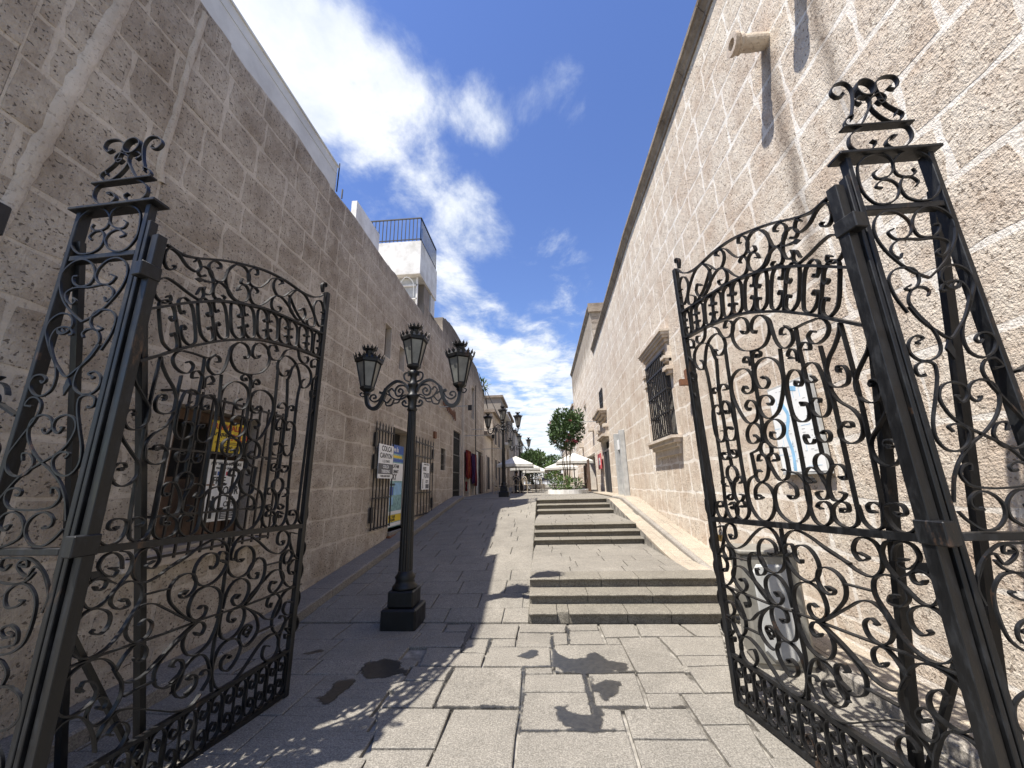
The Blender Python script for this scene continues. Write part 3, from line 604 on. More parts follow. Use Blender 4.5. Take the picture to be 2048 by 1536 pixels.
for (a, b) in rows:
    x = -3.9 + rnd.uniform(0, .4)
    while x < 3.9:
        w = rnd.uniform(.45, .95); q = [(x, a), (x + w, a), (x + w, b), (x, b)]
        pts = [(x + w * i / 4, a + (b - a) * j / 4) for i in range(5) for j in range(5)]
        hit = sum(any(inpoly(p, s) for s in SL) for p in pts)
        if hit == 0: addslab(q, gz, M['slab'], ground, dz=rnd.uniform(-.002, .003))
        elif hit < 22:
            # a slab cut to meet its neighbours
            nu = 14; nr = 5
            for jr in range(nr):
                run = None; y0_, y1_ = a + (b - a) * jr / nr, a + (b - a) * (jr + 1) / nr
                for iu in range(nu + 1):
                    xa = x + w * iu / nu; free = iu < nu and not any(inpoly((xa + w * (p + .5) / nu / 2, y0_ + (y1_ - y0_) * (r + .5) / 2), t) for p in range(2) for r in range(2) for t in SL)
                    if free and run is None: run = xa
                    if not free and run is not None:
                        if xa - run > .02: addslab([(run, y0_), (xa, y0_), (xa, y1_), (run, y1_)], gz, M['slab'], ground, gapw=0 if jr else .002)
                        run = None
        x += w
# ramp
rb = bmesh.new(); ygr = [5.14 + i * .5 for i in range(21)]
for c, d in zip(ygr, ygr[1:]):
    for a, b in ((-3.12, -1.7), (-1.7, -.24)):
        rb.faces.new([rb.verts.new((x, yy, gz(x, yy) - .026)) for x, yy in ((a, c), (b, c), (b, d), (a, d))])
# ramp cheek along the steps
for c, d in zip(ygr, ygr[1:]): rb.faces.new([rb.verts.new(p) for p in ((-.235, c, -.1), (-.235, d, -.1), (-.235, d, gz(-.235, d) - .002), (-.235, c, gz(-.235, c) - .002))])
rampo = struct('ramp', rb, M['joint'])
rnd = random.Random(9); y = 5.15; cnt = 0; row = 0; plaza_bm = None
def lay(parent, x0, x1, y0, y1, zf, m, hs, ws, limit, seed, dz=0.0):
    rnd = random.Random(seed); y = y0; cnt = 0; extra = None
    while y < y1 - .1:
        h = rnd.uniform(*hs); h = min(h, y1 - y); x = x0 - rnd.uniform(0, ws[1] * .7)
        while x < x1:
            w = rnd.uniform(*ws); a, b = max(x, x0), min(x + w, x1); x += w
            if b - a < .06: continue
            q = [(a, y), (b, y), (b, y + h), (a, y + h)]
            if cnt < limit: addslab(q, zf, m, parent, gapw=.008, dz=dz)
            else:
                extra = extra or bmesh.new(); addslab(q, zf, m, parent, gapw=.01, into=extra, dz=dz)
            cnt += 1
        y += h
    if extra: fin('paving_slab', extra, m, parent, stuff=True)
lay(rampo, -3.1, -.24, 5.15, 15.2, gz, M['rampslab'], (.34, .48), (.55, .95), 300, 4)
pz_ = bmesh.new(); pz_.faces.new([pz_.verts.new(p) for p in ((-3.5, 15.2, ZP - .02), (3.2, 15.2, ZP - .02), (3.2, 24, ZP - .02), (-3.5, 24, ZP - .02))]); pz_.faces.new([pz_.verts.new(p) for p in ((-.24, 13.14, ZP - .02), (3.0, 13.14, ZP - .02), (3.0, 15.2, ZP - .02), (-.24, 15.2, ZP - .02))])
plaza = struct('plaza', pz_, M['joint'])
lay(plaza, -.24, 3.0, 13.44, 15.2, lambda x, y: ZP, M['rampslab'], (.36, .46), (.5, .95), 300, 14)
lay(plaza, -3.5, 3.2, 15.2, 24, lambda x, y: ZP, M['rampslab'], (.36, .5), (.6, 1.0), 200, 15)
fb = bmesh.new()
for c, d in ((24, 30), (30, 37), (37, 44), (44, 90)): fb.faces.new([fb.verts.new((x, yy, gz(x, yy) - .004)) for x, yy in ((-6, c), (6, c), (6, d), (-6, d))])
struct('far_pavement', fb, M['rampslab'])
# steps
sb = bmesh.new()
LV = [(5.13, .12), (5.43, .24), (5.73, .36), (8.57, .475), (8.87, .59), (9.17, .705), (11.9, .825), (12.5, .95), (13.14, ZP)]
for i, (yy, zz_) in enumerate(LV):
    yb = LV[i + 1][0] + .02 if i < 8 else 13.5
    box(sb, (-.236, yy + .05, -.1), (2.0 if i > 2 else 2.32, yb, zz_ - .03))
steps = struct('steps', sb, M['joint'])
def step_block(a, b, y0, y1, z, r, nose=True):
    # rounded nosing that overhangs the riser
    pr = [(y1, z), (y0 + .0, z), (y0 - .036, z - .004), (y0 - .046, z - .014), (y0 - .043, z - .026), (y0 - .020, z - .034), (y0 + .004, z - .038), (y0 + .004, z - r - .01), (y1, z - r - .01)] if nose else [(y1, z), (y0 + .05, z), (y0 + .02, z - .01), (y0 + .015, z - .03), (y0 + .01, z - r - .01), (y1, z - r - .01)]
    bm = bmesh.new(); ns = max(2, int((b - a) / .09)); R_ = []
    for k in range(ns + 1):
        x = a + .004 + (b - a - .008) * k / ns; r_ = []
        for m_, (p, q) in enumerate(pr):
            w = Vector((x * 7, z * 31, 1.7)); e = noise.noise(w) * .006 + noise.noise(w * 3) * .004; edge = 1 if 1 <= m_ <= 5 else 0
            r_.append(bm.verts.new((x, p + edge * (e + (.006 if k in (0, ns) else 0)), q - edge * abs(e) * .8 - (.003 if k in (0, ns) and edge else 0))))
        R_.append(r_)
    for A, Bv in zip(R_, R_[1:]):
        for j in range(len(pr)): bm.faces.new((A[j], A[(j + 1) % len(pr)], Bv[(j + 1) % len(pr)], Bv[j]))
    bm.faces.new(R_[0][::-1]); bm.faces.new(R_[-1]); bmesh.ops.recalc_face_normals(bm, faces=bm.faces)
    fin('step_block', bm, M['step'], steps)
cuts = [[-.236, .10, .24, .92, 1.42, 2.32], [-.236, .50, 1.30, 2.32], [-.236, .17, .72, 1.21, 2.3], [-.236, .3, .85, 1.35, 2.0], [-.236, .5, .98, 1.4, 2.0], [-.236, .16, .62, 1.1, 2.0], [-.236, .5, 1.2, 2.0], [-.236, .35, 1.0, 2.0], [-.236, .4, .8, 1.4, 2.0]]
for i, (yy, zz_) in enumerate(LV):
    r = zz_ - (LV[i - 1][1] if i else 0); yb = LV[i + 1][0] + .03 if (i < 8 and i not in (2, 5)) else yy + .34
    for k, (a, b) in enumerate(zip(cuts[i], cuts[i][1:])): step_block(a, b, yy, yb, zz_, r, not (i == 0 and k == 1) and not (i == 7 and k == 1 and False))
for (y0, y1, z, x1, sd) in ((6.08, 8.57, .36, 2.3, 31), (9.52, 11.9, .705, 2.0, 32)):
    lay(steps, -.236, x1, y0, y1, lambda x, y, z=z: z, M['rampslab'], (.34, .46), (.5, .9), 300, sd)
# right ramp strip and its cheek
zr = lambda x, y: max(.362, min(ZP, .30 + (y - 6.4) * .128))
cb_ = bmesh.new()
yr = [6.05 + .5 * i for i in range(15)]
for c, d in zip(yr, yr[1:]):
    cb_.faces.new([cb_.verts.new(p) for p in ((2.001, c, .3), (2.001, c, zr(0, c) - .004), (2.001, d, zr(0, d) - .004), (2.001, d, .3))])
    cb_.faces.new([cb_.verts.new((x, yy, zr(0, yy) - .025)) for x, yy in ((2.0, c), (2.32, c), (2.32, d), (2.0, d))])
sr = struct('side_ramp', cb_, M['joint']); lay(sr, 2.0, 2.32, 6.1, 13.2, zr, M['walkR'], (.5, .8), (.32, .33), 100, 35)
# right sidewalk with kerb stones
swz = lambda y: max(.10, min(ZP + .06, .49 + .133 * (y - 7.3))) if y < 12.2 else max(ZP + .05, 0)
kb = bmesh.new(); ys2 = [-.5, 1, 2.5, 3.4, 4.8] + [5.2 + i * .5 for i in range(15)] + [12.6, 14, 20]
for c, d in zip(ys2, ys2[1:]): kb.faces.new([kb.verts.new((x, yy, swz(yy) - .02)) for x, yy in ((2.34, c), (3.05, c), (3.05, d), (2.34, d))])
sd = struct('sidewalk', kb, M['walkR'])
y = -.4; rnd = random.Random(3)
while y < 13:
    w = rnd.uniform(.7, 1.1); P = [(2.31, y + .004), (2.31, y + w - .004)]; bm = bmesh.new()
    vs1 = []
    for yy in (y + .004, y + w - .004):
        z = swz(yy); vs1.append([bm.verts.new(p) for p in ((2.30, yy, z - .45), (2.30, yy, z - .02), (2.315, yy, z), (2.38, yy, z), (2.38, yy, z - .45))])
    for j in range(4): bm.faces.new((vs1[0][j], vs1[0][j + 1], vs1[1][j + 1], vs1[1][j]))
    bm.faces.new(vs1[0]); bm.faces.new(vs1[1][::-1]); bmesh.ops.recalc_face_normals(bm, faces=bm.faces); fin('kerb_stone', bm, M['kerbR'], sd); y += w
lay(sd, 2.385, 2.76, -.4, 9.9, lambda x, y: swz(y), M['walkR'], (.6, 1.1), (.37, .38), 60, 44)
lay(sd, 2.385, 2.95, 9.9, 19.5, lambda x, y: swz(y), M['walkR'], (.6, 1.1), (.56, .57), 60, 45)
# left kerb
lw = bmesh.new()
for c, d in zip(ys2, ys2[1:]):
    if d > 15: continue
    lw.faces.new([lw.verts.new((x, yy, gz(-3.1, yy) + .09)) for x, yy in ((-3.52, c), (-3.14, c), (-3.14, d), (-3.52, d))])
ls = struct('sidewalk', lw, M['kerbL']); y = -.4
while y < 14.6:
    w = rnd.uniform(.85, 1.2); bm = bmesh.new(); vs1 = []
    for yy in (y + .004, y + w - .004):
        z = gz(-3.1, yy) + .11; vs1.append([bm.verts.new(p) for p in ((-3.49, yy, z - .3), (-3.49, yy, z), (-3.12, yy, z), (-3.10, yy, z - .015), (-3.10, yy, z - .3))])
    for j in range(4): bm.faces.new((vs1[0][j], vs1[0][j + 1], vs1[1][j + 1], vs1[1][j]))
    bm.faces.new(vs1[0]); bm.faces.new(vs1[1][::-1]); bmesh.ops.recalc_face_normals(bm, faces=bm.faces); fin('kerb_stone', bm, M['kerbL'], ls); y += w
WET = [[[-0.207,4.165],[-0.293,4.212],[-0.17,4.338],[-0.105,4.299],[-0.166,4.19]],[[0.016,4.011],[0.058,4.393],[0.124,4.194],[0.244,4.149],[0.359,4.27],[0.463,4.271],[0.504,4.13],[0.615,4.087],[0.705,4.045],[0.651,3.927],[0.494,3.944],[0.296,3.872],[0.11,3.908]],[[0.317,3.892],[0.354,3.669],[0.447,3.76],[0.517,3.751],[0.549,3.639],[0.457,3.506],[0.412,3.428],[0.342,3.583],[0.308,3.381],[0.355,3.218],[0.299,3.081],[0.245,3.115],[0.282,3.295]],[[0.021,3.247],[0.016,3.344],[0.082,3.375],[0.103,3.318],[0.186,3.279],[0.275,3.242],[0.267,3.115],[0.212,3.078],[0.098,3.11],[0.041,3.17]],[[-1.747,3.937],[-1.682,4.072],[-1.552,4.121],[-1.338,3.944],[-1.261,3.841],[-1.384,3.799],[-1.601,3.755]],[[-1.786,3.732],[-1.68,3.715],[-1.678,3.452],[-1.732,3.326],[-1.775,3.339],[-1.822,3.549]],[[-2.475,4.247],[-2.379,4.338],[-2.306,4.312],[-2.363,4.233]]]
JOINTS = [[[0.023,4.8],[0.026,4.393],[0.02,4.011]],[[-0.244,3.985],[-0.234,3.655],[-0.234,3.337],[-0.238,3.029]],[[0.279,3.891],[0.282,3.582],[0.297,3.296],[0.297,3.088]],[[-0.226,3.062],[-0.05,3.067],[0.139,3.078],[0.328,3.084],[0.48,3.093]],[[0.026,4.003],[-0.122,3.992],[-0.24,3.981]],[[0.033,3.895],[0.297,3.884],[0.524,3.896],[0.722,3.908]],[[0.203,5.002],[0.2,4.677],[0.198,4.503]],[[0.305,3.361],[0.495,3.357],[0.777,3.359],[0.975,3.37]],[[-0.866,3.329],[-0.634,3.332],[-0.405,3.338],[-0.234,3.343]],[[-0.89,5.071],[-0.892,4.731],[-0.877,4.33]],[[-0.881,3.983],[-0.89,3.732],[-0.882,3.328]],[[-0.622,4.292],[-0.634,4.64]]]
def segd(p, a, b):
    ab = (b[0] - a[0], b[1] - a[1]); L = ab[0] ** 2 + ab[1] ** 2; t = max(0, min(1, ((p[0] - a[0]) * ab[0] + (p[1] - a[1]) * ab[1]) / L)); return math.hypot(p[0] - a[0] - ab[0] * t, p[1] - a[1] - ab[1] * t)
def wet(polys, lines, lab, seed):
    h = .010; al = [p for q in polys + lines for p in q]; x0, x1 = min(p[0] for p in al) - .08, max(p[0] for p in al) + .08; y0, y1 = min(p[1] for p in al) - .08, max(p[1] for p in al) + .08
    sms = [cr_spline([Vector(p) for p in q] + [Vector(q[0])], 4)[:-1] for q in polys]; bbs = [(min(p[0] for p in q) - .1, max(p[0] for p in q) + .1, min(p[1] for p in q) - .1, max(p[1] for p in q) + .1) for q in polys]
    nx, ny = int((x1 - x0) / h), int((y1 - y0) / h); A = [[0.0] * (ny + 1) for _ in range(nx + 1)]
    segs = [(a, b) for l in lines for a, b in zip(l, l[1:])]
    for ix in range(nx + 1):
        X = x0 + ix * h
        sg = [s for s in segs if min(s[0][0], s[1][0]) - .08 < X < max(s[0][0], s[1][0]) + .08]
        for iy in range(ny + 1):
            Y_ = y0 + iy * h; near = [s for s in sg if min(s[0][1], s[1][1]) - .08 < Y_ < max(s[0][1], s[1][1]) + .08]; pb = [k for k, B in enumerate(bbs) if B[0] < X < B[1] and B[2] < Y_ < B[3]]
            if not near and not pb: continue
            w = Vector((X, Y_, seed * 3.0)); n1 = noise.noise(w * 24); n2 = noise.noise(w * 60)
            if near and min(segd((X, Y_), *s) for s in near) < .012 + .026 * max(-.2, noise.noise(w * 5)) + .012 * n1 + .010 * n2: A[ix][iy] = 1; continue
            if pb:
                dx = noise.noise(w * 8) * .05 + n1 * .03 + n2 * .015; dy = noise.noise(w * 8 + Vector((5, 5, 5))) * .05 + n2 * .02
                if any(inpoly((X + dx, Y_ + dy), sms[k]) for k in pb): A[ix][iy] = 1
    bm = bmesh.new(); lay_ = bm.verts.layers.float.new('wet'); vc = {}
    def vv(ix, iy):
        if (ix, iy) not in vc:
            X, Y_ = x0 + ix * h, y0 + iy * h; v = bm.verts.new((X, Y_, gz(X, Y_) + .0045)); s = 0
            for a in (-1, 0, 1):
                for c in (-1, 0, 1): s += A[min(nx, max(0, ix + a))][min(ny, max(0, iy + c))]
            v[lay_] = min(1, s / 8); vc[ix, iy] = v
        return vc[ix, iy]
    for ix in range(nx):
        for iy in range(ny):
            if A[ix][iy] or A[ix + 1][iy] or A[ix][iy + 1] or A[ix + 1][iy + 1]: bm.faces.new((vv(ix, iy), vv(ix + 1, iy), vv(ix + 1, iy + 1), vv(ix, iy + 1)))
    tag(fin('wet_patch', bm, M['wet'], None), lab, 'water stain')
wet(WET[:4], JOINTS, 'large branching wet stain running along the slab joints in the centre foreground', 1)
wet(WET[4:6], [], 'damp dark streak in the shade left of the foreground centre', 2)
wet(WET[6:], [], 'little dark damp spot in the shade next to the left kerb', 3)
